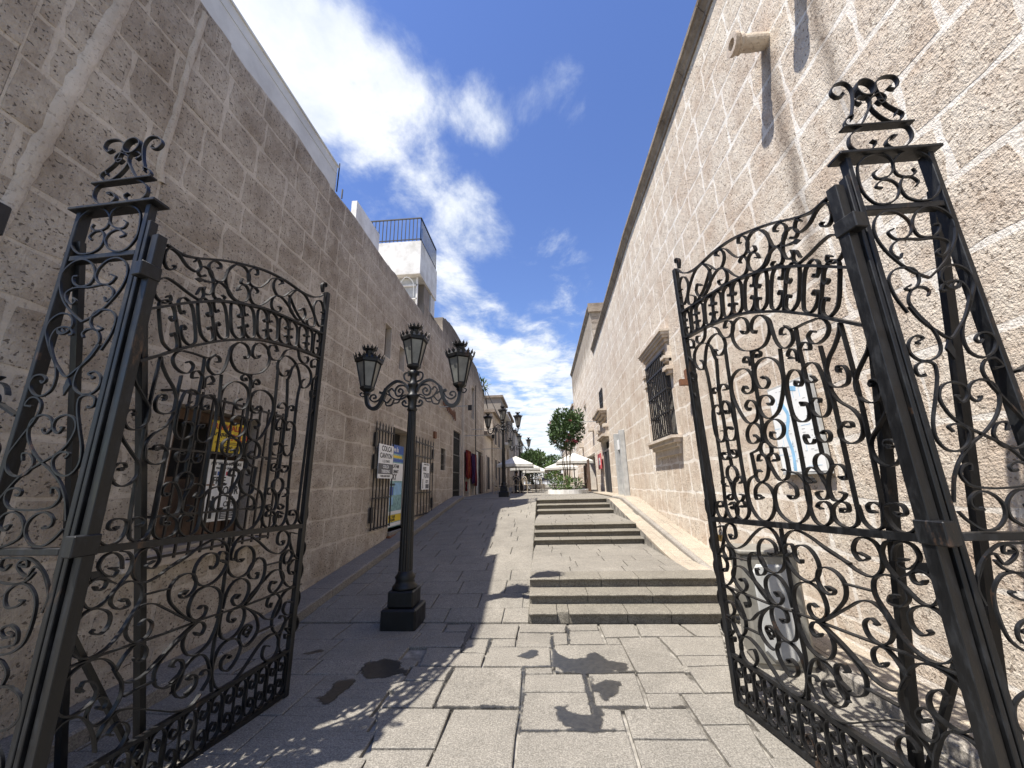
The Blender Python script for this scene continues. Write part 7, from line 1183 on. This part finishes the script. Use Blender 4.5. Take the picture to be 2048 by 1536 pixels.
# ---------------- far buildings ----------------
def house(x0, x1, y0, y1, z, mat, lab, wins, face='x', roof=None, zb=0):
    t = thing('far_building', lab, 'building'); bm = bmesh.new(); box(bm, (x0, y0, zb), (x1, y1, z)); fin('wall', bm, M[mat], t)
    for (a, b, c, d) in wins:
        bm = bmesh.new()
        if face == 'x': box(bm, (x1 - .02, a, c), (x1 + .06, b, d))
        elif face == '-x': box(bm, (x0 - .06, a, c), (x0 + .02, b, d))
        else: box(bm, (a, y0 - .06, c), (b, y0 + .02, d))
        w = fin('window', bm, M['carved'], t); bm = bmesh.new()
        if face == 'x': box(bm, (x1 + .05, a + .1, c + .1), (x1 + .075, b - .1, d - .1))
        elif face == '-x': box(bm, (x0 - .075, a + .1, c + .1), (x0 - .05, b - .1, d - .1))
        else: box(bm, (a + .1, y0 - .075, c + .1), (b - .1, y0 - .05, d - .1))
        fin('pane', bm, M['dark'], w)
    bm = bmesh.new(); box(bm, (x0 - .15, y0 - .15, z), (x1 + .2, y1 + .15, z + .2)); fin('roof_edge', bm, M['cornice' if roof is None else roof], t); base(t, (x1, y0, zb)); return t
house(-9, -3.5, 23.7, 27, 4.6, 'mortarL', 'low shaded stone house beside the café tables', [(24.4, 25.6, 1.2, 3.4)])
house(-9, -3.4, 27.05, 33, 6.6, 'stoneL', 'brown two-storey stone house behind the second street lamp', [(27.8, 28.8, 1.3, 3.4), (29.8, 31, 1.3, 3.4), (27.8, 28.8, 4.3, 5.8), (30, 31, 4.3, 5.8)])
hb = house(-9, -3.4, 33.05, 38, 9.0, 'mortarL', 'taller left house with balconies past the second lamp', [(34, 35.2, 5.2, 7), (36, 37.2, 5.2, 7), (34, 35.2, 1.4, 3.6)])
bm = bmesh.new(); box(bm, (-3.4, 33.5, 4.9), (-2.8, 37.5, 5.1)); box(bm, (-3.4, 33.5, 7.6), (-2.9, 37.5, 7.75)); fin('balcony', bm, M['white'], hb)
house(-9, -3.2, 38.05, 44, 8.4, 'stoneL', 'left stone house with dark cornice farther along the street', [(39, 40, 5, 6.8), (41.5, 42.5, 5, 6.8)])
house(-9, -3.0, 44.05, 62, 7.4, 'mortarL', 'long distant house row on the left behind the trees', [(46, 47.2, 4.2, 6), (50, 51.2, 4.2, 6), (54, 55.2, 4.2, 6)])
house(3.0, 10, 34.1, 40, 8.2, 'mortarR', 'sunlit stone building beyond the tall one on the right', [(35, 36.2, 4.6, 6.4), (37.8, 39, 4.6, 6.4)], '-x')
house(3.1, 10, 40.05, 60, 6.2, 'stoneR', 'distant sunlit low building on the right with a sloping edge', [(43, 44.4, 3.2, 5)], '-x')
house(-14, 14, 84, 96, 4.9, 'white', 'white building with a dark roof closing the far end of the street', [(-4, -2.5, 2, 3.5), (0, 1.5, 2, 3.5), (3, 4.5, 2, 3.5)], '-y', 'ink')
bm = bmesh.new(); bar(bm, (-3.3, 23.5, 7.3), (-2.2, 33, 4.2), .03); tag(fin('overhead_cable', bm, M['oldiron'], None), 'dark cable sloping down past the second street lamp', 'cable')
for i in range(6):
    pass
